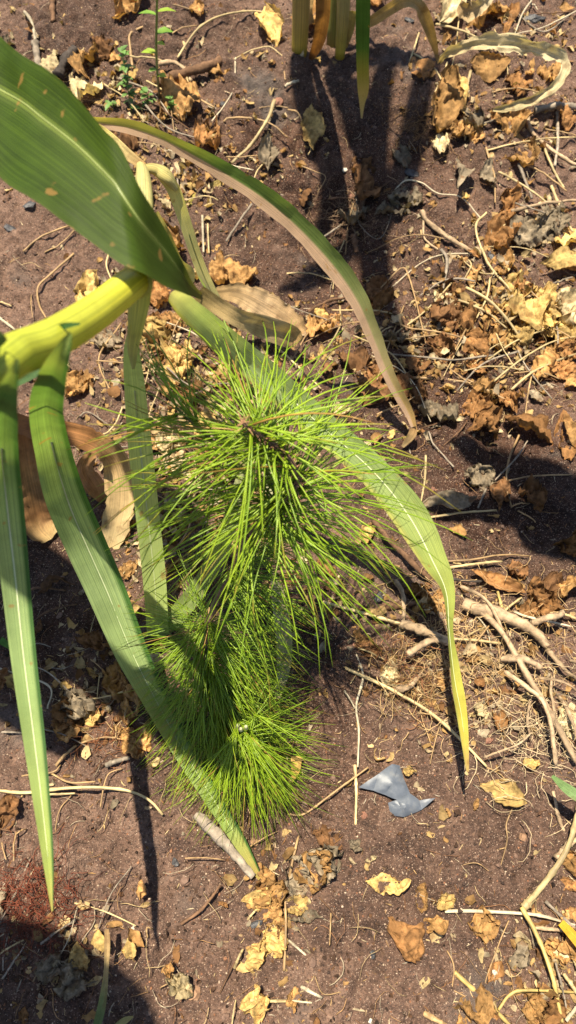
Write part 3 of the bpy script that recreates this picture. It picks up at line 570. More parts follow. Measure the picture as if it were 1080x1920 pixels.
while made < 75:                                       # thin straws criss-crossing the litter
    px, py = random.uniform(20, 1060), random.uniform(10, 1900)
    if random.random() > heap(px, py): continue
    a = random.uniform(0, math.pi); L = random.uniform(35, 95); cv = random.gauss(0, .22); made += 1
    dx, dy = math.cos(a) * L, math.sin(a) * L * .8
    rod(0, [(px - dx, py - dy), (px - dy * cv, py + dx * cv), (px + dx, py + dy)], random.uniform(4, 8), random.choice('PPTTGW'))
# forked pale stem with swollen joints
g0 = on_ground(*tp(8, (870, 525)))
fs = thing('forked_stem', 'forked pale green and straw coloured stem with swollen joints', 'stem', g0)
rod(8, [(880, 520), (925, 460), (1010, 330), (1060, 200), (1085, 120)], 22, 'P', 'stem', parent=fs, arch=.03, taper=.8)
rod(8, [(865, 525), (920, 640), (970, 780), (1015, 950)], 17, 'Y', 'stem', parent=fs, arch=.012, taper=.8)
rod(8, [(872, 528), (895, 505), (925, 470)], 34, 'P', 'joint', parent=fs, lift=.004, arch=0)
rod(8, [(990, 350), (1015, 315), (1045, 280)], 34, 'R', 'joint', parent=fs, lift=.018, arch=0)
rod(8, [(1020, 320), (1050, 285), (1090, 255)], 18, 'P', 'stem', parent=fs, lift=.012)

# root tangle with rhizomes and fine roots
rc = thing('root_tangle', 'tangle of upturned tan roots with fibrous root hairs', 'roots', on_ground(*tp(6, (800, 560))))
for pts, w, c in [([(650,360),(700,385),(760,400),(900,465),(960,520)],48,'R'),([(710,390),(780,470),(830,560),(900,680),(950,760),(1060,950)],25,'R'),([(800,620),(870,690),(930,760),(985,960)],18,'R'),([(1040,580),(1085,660)],14,'R'),([(440,555),(520,515),(590,510)],30,'R'),([(420,440),(500,480),(590,510)],40,'R'),([(720,935),(830,900),(900,840)],8,'R'),([(320,45),(370,130),(440,200),(530,265)],24,'B'),([(900,440),(980,430),(1010,400)],26,'R'),([(960,520),(1020,600),(1085,640)],20,'R'),([(930,640),(1000,660),(1085,700)],12,'R'),([(1010,700),(1040,800),(1085,900)],14,'R'),([(900,700),(880,790),(900,860)],10,'R'),([(640,300),(720,360),(800,480)],16,'R'),([(980,620),(960,700),(990,800)],10,'R'),([(790,570),(860,580),(930,600)],30,'R')]:
    rod(6, pts, w, c, 'root', parent=rc, lift=random.uniform(.004, .022), arch=random.uniform(.005, .03), lump=.45)
def hairs(name, n, cx, cy, sx, sy, L, col, parent=None, rad=.0005, lift=(.002, .03), label=None, cat=None, steps=9):
    V = []; Fc = []; C = []
    for k in range(n):
        p = on_ground(random.gauss(cx, sx), random.gauss(cy, sy)); p[2] += random.uniform(*lift)
        d = np.array([random.gauss(0, 1), random.gauss(0, 1), random.gauss(0, .25)]); d /= np.linalg.norm(d); pts = [p]
        ln = random.uniform(.4, 1) * L / steps
        for s in range(steps):
            d = d + np.array([random.gauss(0, .38), random.gauss(0, .38), random.gauss(-.06, .2)]); d /= np.linalg.norm(d)
            p = p + d * ln; p[2] = max(p[2], float(h_smooth(p[0], p[1])) + .001); pts.append(p)
        v, f = tube_data(pts, np.linspace(1.2, .5, steps + 1) * rad * random.uniform(.6, 1.5), 3, k)
        b = sum(len(a) for a in V); V.append(v); Fc += [tuple(i + b for i in q) for q in f]
        C.append(np.tile(np.array(col) * random.uniform(.6, 1.3), (len(v), 1)))
    o = mk(name, np.vstack(V), Fc, 'root', parent, np.vstack(C))
    if parent is not None: o['kind'] = 'stuff'
    if label: tag(o, label, cat)
    return o
hairs('root_hairs', 420, 880, 1240, 85, 78, .085, (.40, .27, .13), rc)
hairs('root_hairs', 190, 990, 1390, 60, 70, .09, (.42, .32, .19), rc)
hairs('root_hairs', 90, 770, 1260, 40, 40, .06, (.17, .075, .035), rc)
hairs('root_mat', 420, 62, 1690, 38, 38, .075, (.15, .042, .022), None, .00045, (.0, .025), 'reddish brown mat of hair fine roots below the hanging blade tip', 'roots')
hairs('root_mat', 130, 780, 1285, 34, 24, .05, (.22, .13, .05), None, .0005, (.0, .02), 'small yellowish wad of matted root fibre left of the drooping blade', 'roots')
hairs('fibre_clump', 170, 790, 230, 36, 26, .06, (.21, .12, .055), None, .0006, (.0, .015), 'dusty brown clump of fibres on the slope below the maize stand', 'roots')
hairs('fibre_clump', 90, 660, 400, 50, 34, .12, (.20, .13, .075), None, .0005, (.0, .015), 'loose wiry rootlets lying in the shaded hollow', 'roots')
hairs('fibre_clump', 80, 205, 1385, 36, 18, .06, (.20, .08, .035), None, .00045, (.0, .012), 'thin reddish rootlets around the crumbling leaf near the hanging blades', 'roots')

def rootlets(n):
    px, py, P = scatter_px(n * 4); w = heap_v(px, py); keep = np.where(rng.random(len(w)) < .12 + .5 * w)[0][:n]
    V = []; Fc = []; C = []; b = 0; st = 7
    for k in keep:
        a = random.uniform(0, 6.283); cur = random.gauss(0, .16); L = random.uniform(.015, .07) / st; p = P[k].copy(); pts = []
        for q in range(st):
            pts.append(p.copy()); a += cur + random.gauss(0, .22); p[0] += math.cos(a) * L; p[1] += math.sin(a) * L
        pts = np.array(pts); pts[:, 2] = h_smooth(pts[:, 0], pts[:, 1]) + random.uniform(.001, .006) + random.uniform(0, .008) * np.sin(np.linspace(0, 3.14, st))
        v, f = tube_data(pts, random.choice([.00035, .0005, .0007]), 3); V.append(v); Fc += [tuple(i + b for i in q) for q in f]; b += len(v)
        C.append(np.tile(np.array(random.choice([(.36, .26, .13), (.26, .15, .07), (.16, .08, .04), (.30, .24, .16)])) * random.uniform(.7, 1.2), (len(v), 1)))
    o = mk('rootlets', np.vstack(V), Fc, 'root', None, np.vstack(C)); o['kind'] = 'stuff'; tag(o, 'fine wiry rootlets and plant fibres strewn over the soil', 'fibres')
rootlets(1800)

# pebbles and charcoal
def lump(name, px, py, sx, sy, sz, col, mat, label, cat, seed, group=None):
    V, f = ico(); V = V.tolist(); f = [tuple(q) for q in f]
    # one subdivision
    mid = {}; F2 = []
    def m_(a, b):
        k = (min(a, b), max(a, b))
        if k not in mid: p = np.array(V[a]) + np.array(V[b]); V.append((p / np.linalg.norm(p)).tolist()); mid[k] = len(V) - 1
        return mid[k]
    for a, b, c in f: x, y, z = m_(a, b), m_(b, c), m_(c, a); F2 += [(a, x, z), (b, y, x), (c, z, y), (x, y, z)]
    V = np.array([np.array(p) * (1 + .55 * mnoise.noise(Vector(p) * 1.3 + Vector((seed * 3.3, 1, 2))) + .3 * mnoise.noise(Vector(p) * 3.5 + Vector((seed * 3.3, 1, 2)))) for p in V]) * np.array([sx, sy, sz])
    a = seed * 1.3; c, s = math.cos(a), math.sin(a); V = V @ np.array([[c, -s, 0], [s, c, 0], [0, 0, 1]]).T
    g = on_ground(px, py); V += np.array([g[0], g[1], float(h_fine(g[0], g[1])) + sz * .5])
    o = mk(name, V, F2, mat, None, np.array(col) * random.uniform(.85, 1.15), smooth=False); return tag(o, label, cat, group)
PEB = [(362, 1865, 12, 'O', 'rounded orange brown pebble on bare soil below the pine'), (683, 1530, 6, 'R', 'small reddish pebble under the grey plastic scrap'), (520, 184, 10, 'R', 'reddish stone chip on the soil above the drying blade'), (978, 1572, 7, 'O', 'pale brown pebble above the forked stem'), (248, 1740, 3.5, 'W', 'tiny white stone on bare soil'), (647, 315, 5, 'W', 'tiny white stone in the shaded hollow'), (345, 1650, 9, 'D', 'rounded brown soil pebble on bare soil'), (265, 1672, 10, 'D', 'flat brown soil clod on bare soil below the pine'), (800, 1357, 9, 'D', 'brown pebble below the root tangle'), (928, 1823, 5, 'W', 'white oval grain on bare soil beside the forked stem'), (695, 1915, 4, 'W', 'white stone at the edge of the bare soil')]
PC = {'O': (.22, .125, .07), 'R': (.17, .08, .05), 'W': (.42, .37, .29), 'D': (.12, .072, .05)}
for k, (px, py, r, c, lb) in enumerate(PEB):
    s = r * depth(on_ground(px, py)) / F
    lump('pebble', px, py, s * 1.1, s, s * .7, PC[c], 'stone', lb, 'pebble', k + 3)
small = 0
while small < 55:
    px, py = random.uniform(0, 1080), random.uniform(0, 1920)
    if heap(px, py) > .6: continue
    c = random.choice('DDDORD'); s = random.uniform(.0025, .006); small += 1
    lump('pebble', px, py, s * 1.2, s, s * .7, PC[c], 'stone', uniq(f"{'small' if s < .005 else 'larger'} {dict(O='orange', R='reddish', D='dark brown')[c]} soil pebble {where(px, py)}", px, py), 'pebble', small + 40, 'soil pebbles on the ground')
for k, (px, py, a, b, lb) in enumerate([(770, 325, 11, 24, 'black charred stub standing in the shaded hollow'), (325, 1615, 11, 7, 'small dark charcoal chip on bare soil'), (482, 1733, 14, 7, 'dark charcoal piece beside the yellow leaf at the pine foot'), (920, 485, 13, 8, 'black charcoal piece above the leaf heap'), (980, 575, 9, 6, 'dark charcoal bit within the leaf heap'), (708, 1130, 14, 10, 'dark charcoal lump left of the root tangle'), (765, 40, 16, 8, 'black charcoal piece beside the dry arching leaf'), (690, 1475, 9, 5, 'charcoal bit behind the grey plastic scrap'), (420, 200, 10, 8, 'dark charcoal bit near the small green weed'), (1000, 40, 30, 14, 'dark ashy lump beyond the bleached leaf'), (700, 1790, 10, 7, 'charred crumb beside the folded leaf'), (20, 430, 16, 10, 'dark ashy clod below the broad blade'), (60, 395, 16, 9, 'greyish ashy clod under the broad blade edge')]):
    d = depth(on_ground(px, py)) / F
    lump('charcoal', px, py, a * d * .8, b * d * .8, min(a, b) * d * .45, (.032, .030, .030), 'char', lb, 'charcoal', k + 20, 'charcoal pieces')
# ------------------------------------------------------------------ grey plastic scrap
def plastic_scrap():
    pt = dict(a=(672,1476,.012), b=(710,1451,.015), c=(735,1433,.010), d=(749,1436,.006), e=(757,1462,.007), f=(768,1488,.009), g=(786,1501,.008), h=(816,1496,.013), i=(790,1518,.006), j=(757,1531,.003),
              k=(733,1528,.002), l=(728,1505,.005), m=(745,1500,.011), n=(722,1490,.010), o=(700,1482,.010), p=(736,1468,.019), q=(762,1508,.016), r=(752,1514,.012))
    fac = ['abo', 'bpo', 'pno', 'bcp', 'cdp', 'dep', 'efp', 'fmp', 'pmn', 'fgq', 'fqm', 'mqr', 'mrl', 'lrk', 'rjk', 'rqj', 'qij', 'giq', 'ghi']
    P = {k: on_ground(x, y, z) for k, (x, y, z) in pt.items()}; V = []; Fc = []; N = 5
    for f in fac:
        A, B, C = (P[c] for c in f); idx = {}
        for i in range(N + 1):
            for j in range(N + 1 - i):
                u, v = i / N, j / N; p = A * (1 - u - v) + B * u + C * v; e = 27 * u * v * (1 - u - v)
                p = p + np.array([0, 0, 1.]) * (.0012 * e + .0010 * mnoise.noise(Vector(p) * 160)); idx[i, j] = len(V); V.append(p)
        for i in range(N):
            for j in range(N - i):
                Fc.append((idx[i, j], idx[i + 1, j], idx[i, j + 1]))
                if j < N - i - 1: Fc.append((idx[i + 1, j], idx[i + 1, j + 1], idx[i, j + 1]))
    # weld facet seams
    key = {}; remap = []; V2 = []
    for p in V:
        k = tuple(np.round(p, 6))
        if k not in key: key[k] = len(V2); V2.append(p)
        remap.append(key[k])
    Fc = [tuple(remap[i] for i in f) for f in Fc]
    o = mk('plastic_scrap', V2, Fc, 'plastic')
    md = o.modifiers.new('thickness', 'SOLIDIFY'); md.thickness = .0012
    sh = o.modifiers.new('crisp', 'EDGE_SPLIT'); sh.split_angle = R(24)
    tag(o, 'crumpled torn scrap of blue grey plastic sheet on soil', 'plastic')
plastic_scrap()

# ------------------------------------------------------------------ bent maize plant: stalk, broad blade, hanging blades
GREEN = (.070, .135, .028); DKGREEN = (.030, .085, .022); PALEG = (.15, .23, .085); YG = (.30, .32, .055); YEL = (.42, .36, .09); DRY = (.34, .245, .125); DRYB = (.25, .14, .055); CREAM = (.46, .42, .22)
mp0 = on_ground(-420, 900)
mz = thing('maize_plant', 'bent green maize plant with bright stalk and long drooping blades', 'maize plant', mp0)
def tube_px(name, pts, parent, stops, sides=14, n=40, mat='stalk', flat=1.0):
    A = []
    for px, py, z, w in pts:
        P = at_z(px, py, z) if z is not None else on_ground(px, py); A.append([*P, w / 2 * depth(P) / F])
    Q = catmull(A, n); V, Fc = tube_data(Q[:, :3], Q[:, 3], sides, 2, .03, flat)
    t = np.repeat(np.linspace(0, 1, n), sides); uv = np.stack([np.tile(np.arange(sides) / sides, n), t], -1)
    return mk(name, V, Fc, mat, parent, lerp_cols(stops, t), uv)
def world_tube(name, P, rad, parent, stops, sides=12, n=40):
    Q = catmull(P, n); V, Fc = tube_data(Q, np.interp(np.linspace(0, 1, n), np.linspace(0, 1, len(rad)), rad), sides, 3, .03)
    t = np.repeat(np.linspace(0, 1, n), sides); uv = np.stack([np.tile(np.arange(sides) / sides, n), t], -1)
    return mk(name, V, Fc, 'stalk', parent, lerp_cols(stops, t), uv)
# stalk rises from its root outside the picture, leans over and ends at the joint below the broad blade
q0 = at_z(-60, 705, .84); q1 = at_z(0, 676, .83); q2 = at_z(90, 640, .80); q3 = at_z(175, 588, .765); q4 = at_z(258, 522, .73)
mid1 = (np.array(mp0) * .45 + q0 * .55) + np.array([-.02, .03, .10])
world_tube('stalk', [np.array(mp0) - [0, 0, .02], mid1, q0, q1, q2, q3, q4], [.014, .016, .018, .0185, .018, .0165, .0145], mz, [(0, (.22, .24, .05)), (.6, (.20, .27, .035)), (.8, (.34, .40, .035)), (1, (.50, .48, .05))], 16, 60)
tube_px('sheath', [(-20, 676, .848, 50), (40, 660, .822, 44), (100, 640, .80, 30), (150, 610, .778, 8)], mz, [(0, (.17, .23, .04)), (1, (.22, .28, .04))], flat=.5)
tube_px('sheath', [(256, 530, .735, 62), (266, 470, .68, 44), (270, 400, .61, 36), (269, 350, .57, 32), (266, 318, .55, 22), (258, 300, .548, 8)], mz, [(0, (.40, .38, .07)), (.5, (.46, .44, .18)), (1, (.42, .37, .15))])
tube_px('sheath', [(264, 520, .725, 46), (260, 570, .69, 40), (254, 615, .655, 30), (249, 650, .60, 22), (250, 690, .52, 7)], mz, [(0, (.40, .40, .08)), (.6, (.42, .44, .14)), (1, (.36, .45, .20))], flat=.6)
tube_px('sheath', [(268, 316, .55, 20), (290, 318, .54, 30), (312, 330, .53, 34), (330, 352, .51, 20)], mz, [(0, (.36, .30, .10)), (1, (.42, .38, .15))], flat=.6)
def blade(name, pts, stops, parent=mz, n=70, mat='blade', mid=None, midc=(.50, .54, .30), **kw):
    C, S = blade_path(pts, n); o = ribbon(name, C, S, mat, stops, parent, **kw)
    if mid: add_midrib(o, C, S, kw.get('rib', .5), mid, midc, .92, kw.get('fold', .12), .36)
    return o
# the broad blade: both edges traced
def broad_blade():
    up = [(-190, -40, .98), (-90, 20, .97), (0, 78, .955), (60, 118, .94), (125, 168, .915), (180, 228, .89), (212, 272, .87), (252, 345, .835), (300, 420, .79), (338, 488, .75), (362, 532, .71), (392, 562, .67)]
    lo = [(-190, 190, .97), (-90, 270, .95), (0, 335, .935), (60, 380, .915), (112, 416, .89), (165, 452, .86), (222, 494, .825), (262, 517, .80), (300, 538, .77), (335, 550, .74), (362, 557, .70), (388, 566, .67)]
    dz = lambda x: .03 + .12 * max(0, min(1, (260 - x) / 260))            # the blade arches down towards its base
    A = catmull([at_z(x, y, z - dz(x)) for x, y, z in up], 90); B = catmull([at_z(x, y, z - dz(x)) for x, y, z in lo], 90)
    C = (A + B) / 2; S = (A - B) / 2
    # u runs lower edge -> upper edge
    o = ribbon('leaf', C, S, 'blade', [(0, (.036, .068, .006)), (.55, (.040, .072, .006)), (.85, (.045, .075, .009)), (.95, (.12, .12, .03)), (1, (.22, .15, .06))], mz, fold=.16, ripple=.03, waves=2.2, nx=20, rib=.66, seed=4, edge=(0, (.09, .13, .02), .07), midcol=(.15, .20, .05))
    add_midrib(o, C, S, .66, .0020, (.24, .28, .08), .95, .16)
    # dried tip
    C, S = blade_path([(372, 548, .66, 30), (410, 575, .64, 32), (450, 598, .62, 34), (500, 615, .57, 44), (545, 632, .53, 42), (560, 642, .52, 22)], 40)
    ribbon('leaf_tip', C, S, 'dryblade', [(0, (.20, .15, .05)), (.15, (.33, .24, .11)), (.7, (.36, .27, .15)), (1, (.34, .22, .10))], mz, fold=.25, ripple=.05, waves=1.5, seed=9)
broad_blade()
# A folded blade
blade('leaf', [(250, 612, .665, 16), (247, 660, .57, 30), (252, 720, .45, 38), (262, 830, .31, 44), (276, 960, .20, 44), (289, 1080, .10, 43), (296, 1188, None, 40)], [(0, (.46, .47, .18)), (.1, (.36, .45, .20)), (.5, (.36, .45, .18)), (1, (.34, .43, .13))], mid=.0016, fold=.14, ripple=.02, seed=1)
blade('leaf_tip', [(290, 1186, None, 34), (325, 1160, .03, 36), (365, 1112, .07, 34), (405, 1050, .12, 31), (430, 985, .17, 30), (450, 915, .22, 27), (468, 850, .26, 20)], [(0, (.20, .27, .08)), (.5, (.26, .32, .12)), (1, (.40, .42, .22))], seed=2, fold=.2)
# B long drooping blade to the right
blade('leaf', [(322, 550, .64, 30), (352, 578, .58, 44), (420, 640, .48, 54), (500, 706, .40, 56), (600, 796, .33, 56), (700, 884, .28, 58), (768, 968, .25, 66, 10), (812, 1050, .23, 54, 25), (838, 1110, .215, 34, 45), (843, 1180, .20, 22, 60), (853, 1270, .18, 26, 40), (867, 1350, .155, 20, 20), (877, 1447, .13, 5)], [(0, (.44, .45, .24)), (.12, (.30, .40, .18)), (.5, (.26, .36, .13)), (.66, (.27, .34, .09)), (.82, (.34, .38, .07)), (.95, (.56, .47, .08)), (1, (.45, .32, .12))], n=110, mid=.0017, fold=.34, ripple=.09, waves=7, seed=3, edge=(-1, (.36, .36, .09), .3))
# C drying blade arcing over the hollow
blade('leaf', [(150, 226, .60, 16), (190, 230, .58, 20), (250, 240, .56, 26), (310, 262, .53, 26), (400, 310, .47, 34), (490, 366, .41, 40), (560, 424, .35, 42), (630, 500, .28, 44), (676, 570, .22, 36), (705, 640, .16, 29), (735, 715, .10, 25), (765, 770, .05, 19), (776, 800, .03, 11)], [(0, YEL), (.15, (.36, .36, .08)), (.28, (.13, .21, .045)), (.6, (.16, .22, .07)), (.8, (.30, .27, .13)), (1, (.36, .23, .09))], n=100, fold=.42, ripple=.08, waves=6, seed=5, ragged=.2, edge=(-1, (.42, .29, .20), .95))
blade('leaf_tip', [(778, 795, .025, 14, 60), (772, 815, .02, 16, 20), (755, 838, None, 6)], [(0, DRYB), (1, DRY)], mat='dryblade', n=24)
# pale split sheath pieces
blade('leaf', [(305, 328, .535, 22), (325, 355, .51, 25), (345, 410, .45, 23), (366, 475, .38, 21), (388, 530, .31, 21), (412, 575, .25, 18), (432, 606, .21, 8)], [(0, (.42, .38, .13)), (.3, (.44, .44, .24)), (1, (.50, .47, .33))], fold=.35, seed=6, midc=(.3, .34, .1), mid=.001)
blade('sheath_strip', [(176, 232, .58, 12), (205, 258, .57, 20), (240, 290, .56, 20), (270, 312, .55, 14)], [(0, YEL), (.5, (.46, .38, .17)), (1, (.30, .18, .08))], n=30, mat='dryblade')
blade('sheath_strip', [(292, 398, .58, 10), (312, 440, .55, 17), (335, 490, .50, 15), (352, 512, .47, 26), (362, 530, .45, 6)], [(0, YEL), (.7, (.46, .42, .12)), (1, CREAM)], n=30, mat='dryblade')
# D and E blades hanging at the left; sunlight on their lower lengths painted in
blade('leaf', [(133, 624, .85, 8, 40), (124, 642, .852, 24, 30), (106, 680, .835, 44, 15), (93, 722, .77, 58, 5), (87, 775, .62, 62), (98, 840, .47, 66), (122, 930, .36, 74), (160, 1020, .27, 74), (200, 1110, .20, 70), (245, 1220, .13, 60), (290, 1310, .085, 46), (345, 1410, .05, 38), (400, 1500, .03, 30), (450, 1580, .02, 24), (488, 1648, None, 9)], [(0, (.22, .28, .07)), (.08, (.07, .15, .035)), (.30, (.14, .24, .07)), (.6, (.28, .38, .16)), (.8, (.28, .38, .13)), (.93, (.26, .36, .09)), (1, (.42, .32, .09))], n=110, mid=.0017, fold=.34, ripple=.10, waves=7, seed=7, edge=(1, (.06, .14, .03), .45), rib=.52)
blade('leaf', [(31, 672, .90, 8, 40), (22, 700, .892, 24, 30), (10, 740, .85, 44, 10), (4, 790, .74, 56), (4, 860, .62, 60), (14, 960, .54, 60), (28, 1080, .48, 52), (44, 1230, .44, 46), (62, 1370, .415, 40), (78, 1500, .40, 31), (90, 1610, .39, 20), (98, 1708, .38, 3)], [(0, (.20, .26, .07)), (.08, (.05, .12, .03)), (.32, (.11, .20, .06)), (.55, (.25, .35, .15)), (.75, (.27, .38, .14)), (.95, (.32, .40, .10)), (1, (.42, .38, .10))], n=100, mid=.0016, fold=.34, ripple=.09, waves=7, seed=8, edge=(1, (.05, .12, .03), .45))
blade('leaf', [(12, 640, .86, 10, 50), (-8, 640, .865, 46, 10), (-40, 652, .87, 60), (-90, 690, .85, 50)], [(0, (.10, .16, .05)), (1, (.05, .12, .03))], n=24, seed=10)
blade('leaf', [(150, 607, .815, 4), (118, 612, .81, 12), (92, 628, .80, 12), (70, 645, .79, 4)], [(0, (.05, .13, .04)), (1, (.05, .12, .03))], n=24, seed=12)
blade('leaf', [(95, 690, .70, 6), (60, 700, .69, 20), (22, 718, .68, 20), (-10, 730, .68, 8)], [(0, (.15, .25, .12)), (1, (.05, .12, .04))], n=24, seed=11)

# dry maize blades on the ground
def dry_blade(pts, stops, label, name='dry_maize_leaf', n=60, **kw):
    C, S = blade_path(pts, n); o = ribbon(name, C, S, 'dryblade', stops, None, **kw); return tag(o, label, 'dry leaf', 'dry maize leaves')
dry_blade([(20, 792, .20, 40), (80, 805, .21, 46), (150, 818, .20, 44), (190, 838, .17, 52, 20), (218, 875, .12, 54), (226, 930, .08, 58), (218, 985, .05, 54), (202, 1040, .02, 36), (196, 1065, None, 18)], [(0, (.20, .09, .035)), (.35, (.24, .115, .045)), (.55, (.36, .245, .12)), (.85, (.40, .30, .155)), (1, (.3, .18, .08))], 'brown and cream dry maize leaf draped behind the hanging green blades', fold=.2, ripple=.14, waves=4, seed=20, ragged=.35)
dry_blade([(172, 850, .13, 20), (160, 880, .10, 34), (180, 915, .06, 36), (196, 940, .03, 12)], [(0, DRYB), (.5, (.32, .18, .10)), (1, DRYB)], 'small curled pinkish tan flap of dry maize leaf', fold=.5, ripple=.2, seed=21, n=30)
dry_blade([(40, 810, .19, 60), (48, 870, .14, 66), (60, 930, .08, 70), (75, 985, .03, 66), (95, 1010, None, 40)], [(0, (.17, .075, .028)), (.4, (.26, .15, .07)), (.75, (.17, .085, .035)), (1, (.34, .24, .11))], 'mould spotted brown dry maize leaf behind the bent maize blades', fold=.3, ripple=.12, seed=22, ragged=.3)
dry_blade([(405, 548, .12, 20), (450, 552, .11, 44), (495, 575, .09, 58), (540, 604, .07, 56), (562, 630, .05, 40)], [(0, (.30, .2, .09)), (.5, (.36, .255, .15)), (1, (.33, .21, .10))], 'flat pinkish tan dry maize leaf piece beside the broad blade tip', fold=.15, ripple=.12, seed=23, ragged=.3)
dry_blade([(824, 118, .20, 6), (838, 100, .24, 16), (880, 84, .28, 24), (930, 80, .29, 32, 20), (985, 84, .28, 32, -20), (1030, 98, .26, 26), (1058, 112, .24, 20, 30), (1056, 142, .22, 18), (1030, 170, .20, 20), (985, 192, .19, 18, 20), (945, 204, .185, 14), (925, 205, .18, 6)], [(0, (.40, .31, .16)), (.5, (.48, .41, .26)), (1, (.34, .28, .15))], 'bleached dry maize leaf curled into an open loop', fold=.6, ripple=.35, waves=7, seed=24, n=120, ragged=.5, crinkle=.4)
dry_blade([(512, 1080, .10, 10), (522, 1120, .08, 26), (532, 1190, .05, 30), (532, 1250, .02, 26), (520, 1310, None, 10)], [(0, (.46, .42, .22)), (1, (.40, .34, .17))], 'cream coloured dry blade showing through the pine needles', fold=.3, seed=25)
dry_blade([(536, 770, .16, 10), (520, 830, .14, 20), (505, 880, .12, 24), (510, 940, .09, 20), (500, 1000, .06, 8)], [(0, (.40, .42, .2)), (1, (.46, .42, .28))], 'pale dead blade hidden beneath the top of the pine seedling', fold=.3, seed=26)
dry_blade([(352, 384, None, 14), (385, 360, None, 20), (415, 340, None, 10)], [(0, YEL), (1, (.38, .28, .1))], 'short yellowed blade fragment behind the bent maize stalk', n=24, seed=27)
dry_blade([(860, 10, .26, 20), (880, 22, .25, 36), (905, 8, .27, 24), (930, -12, .29, 8)], [(0, (.30, .2, .1)), (1, (.42, .36, .24))], 'shredded papery husk beyond the bleached loop', fold=.6, ripple=.4, seed=28, n=30, ragged=.5)
dry_blade([(556, 1418, .03, 22), (554, 1445, .02, 16), (548, 1466, None, 3)], [(0, (.45, .3, .09)), (1, (.36, .2, .06))], 'small orange tan leaf tip poking out under the pine', n=20, seed=29)
dry_blade([(200, 1742, .055, 8), (201, 1770, .05, 11), (199, 1820, .04, 9), (192, 1880, .03, 15), (180, 1930, .025, 16)], [(0, (.36, .25, .12)), (.45, (.36, .26, .12)), (.7, (.16, .18, .07)), (1, (.10, .15, .05))], 'withered grass blade with green base on bare soil', n=40, seed=30, fold=.4)
dry_blade([(205, 1935, .02, 8), (232, 1915, .025, 12), (250, 1906, .02, 3)], [(0, (.2, .2, .07)), (1, (.36, .3, .12))], 'short yellow grass tip beside the withered grass blade', n=20, seed=31)
dry_blade([(1052, 1730, .02, 14), (1075, 1755, .03, 18), (1100, 1785, .03, 20)], [(0, (.52, .30, .03)), (1, (.48, .26, .03))], 'bright orange yellow leaf strip beside the forked stem', n=20, seed=32, fold=.1)
dry_blade([(1035, 1455, .10, 6), (1062, 1478, .11, 18), (1095, 1500, .11, 22)], [(0, (.12, .2, .07)), (1, (.16, .24, .1))], 'green grass blade entering above the forked stem', n=20, seed=33)
dry_blade([(0, 1200, .02, 14), (18, 1212, .02, 10), (30, 1222, None, 3)], [(0, (.07, .16, .03)), (1, (.10, .18, .03))], 'short green leaf tip behind the longest hanging blade', n=16, seed=34)

# ------------------------------------------------------------------ upright maize stand at the far end and neighbours whose leaves shade the soil
TB = on_ground(618, 100)
ms = thing('maize_plant', 'upright maize stand with yellowed sheaths and a hanging green leaf', 'maize plant', TB)
def world_blade(P, w, stops, parent, n=46, mat='blade', **kw):
    Q = catmull(P, n); T = unit(np.gradient(Q, axis=0)); s = unit(np.cross(T, np.array([0, 0, 1.])))
    prof = np.sin(np.linspace(.12, math.pi, n)) ** .55 * w / 2
    o = ribbon('leaf', Q, s * np.maximum(prof, .0008)[:, None], mat, stops, parent, **kw)
    return o
GS = [(0, (.12, .19, .05)), (.3, (.05, .12, .03)), (.9, (.05, .12, .03)), (1, (.2, .2, .06))]
def shade_leaf(root, pts, w, parent, seed, zs):
    """leaf growing from the stalk whose shadow falls on the given soil points"""
    P = [np.array(root)]
    for q, z in zip(pts, zs):
        g = on_ground(*q) if len(q) == 2 else at_z(*q); k = z - g[2]; P.append(np.array([g[0] - SUNX * k, g[1] - SUNY * k, z]))
    return world_blade(P, w, GS, parent, seed=seed, fold=.15, ripple=.10, waves=3)
def stalk_w(parent, base, top, r0, r1): world_tube('stalk', [np.array(base) - [0, 0, .03], (np.array(base) + np.array(top)) / 2, np.array(top)], [r0, (r0 + r1) / 2, r1], parent, [(0, (.25, .23, .06)), (.4, (.14, .20, .05)), (1, (.10, .17, .04))], 12, 30)
zt = TB[2]
stalk_w(ms, TB + [.01, .05, 0], TB + [.05, .10, 1.9], .017, .009)
def gz(px, py): return on_ground(px, py)
b1 = on_ground(561, 104); world_tube('sheath', [b1, b1 + [.003, .01, .12], b1 + [.0, .03, .34], b1 + [.03, .06, .6]], [.019, .022, .018, .012], ms, [(0, (.40, .30, .04)), (.15, (.34, .25, .07)), (1, (.28, .2, .09))], 12, 24)
b2 = on_ground(637, 108); world_tube('sheath', [b2, b2 + [.002, .0, .11], b2 + [.0, .03, .3], b2 + [-.01, .06, .5]], [.012, .017, .015, .010], ms, [(0, (.42, .33, .04)), (.2, (.33, .27, .09)), (1, (.28, .22, .1))], 12, 24)
def zrel(px, py, dz):
    """point above the stand's own soil, at the pixel, height dz over the stand base"""
    return zt + dz
blade('dry_leaf', [(604, -60, zt + .36, 30), (606, 0, zt + .27, 28), (604, 40, zt + .19, 26), (598, 75, zt + .11, 22), (588, 100, zt + .03, 14), (582, 112, zt + .005, 6)], [(0, (.20, .11, .045)), (1, (.14, .06, .022))], parent=ms, n=40, mat='dryblade', seed=41, fold=.4)
blade('leaf', [(682, -60, zt + .42, 26), (681, 0, zt + .34, 27), (680, 60, zt + .27, 26), (680, 120, zt + .19, 23), (681, 165, zt + .13, 21), (679, 195, zt + .09, 10), (678, 222, zt + .06, 3)], [(0, (.045, .10, .02)), (.55, (.05, .11, .02)), (.72, (.22, .2, .04)), (.85, (.33, .25, .09)), (1, (.35, .27, .14))], parent=ms, n=50, seed=42, fold=.2)
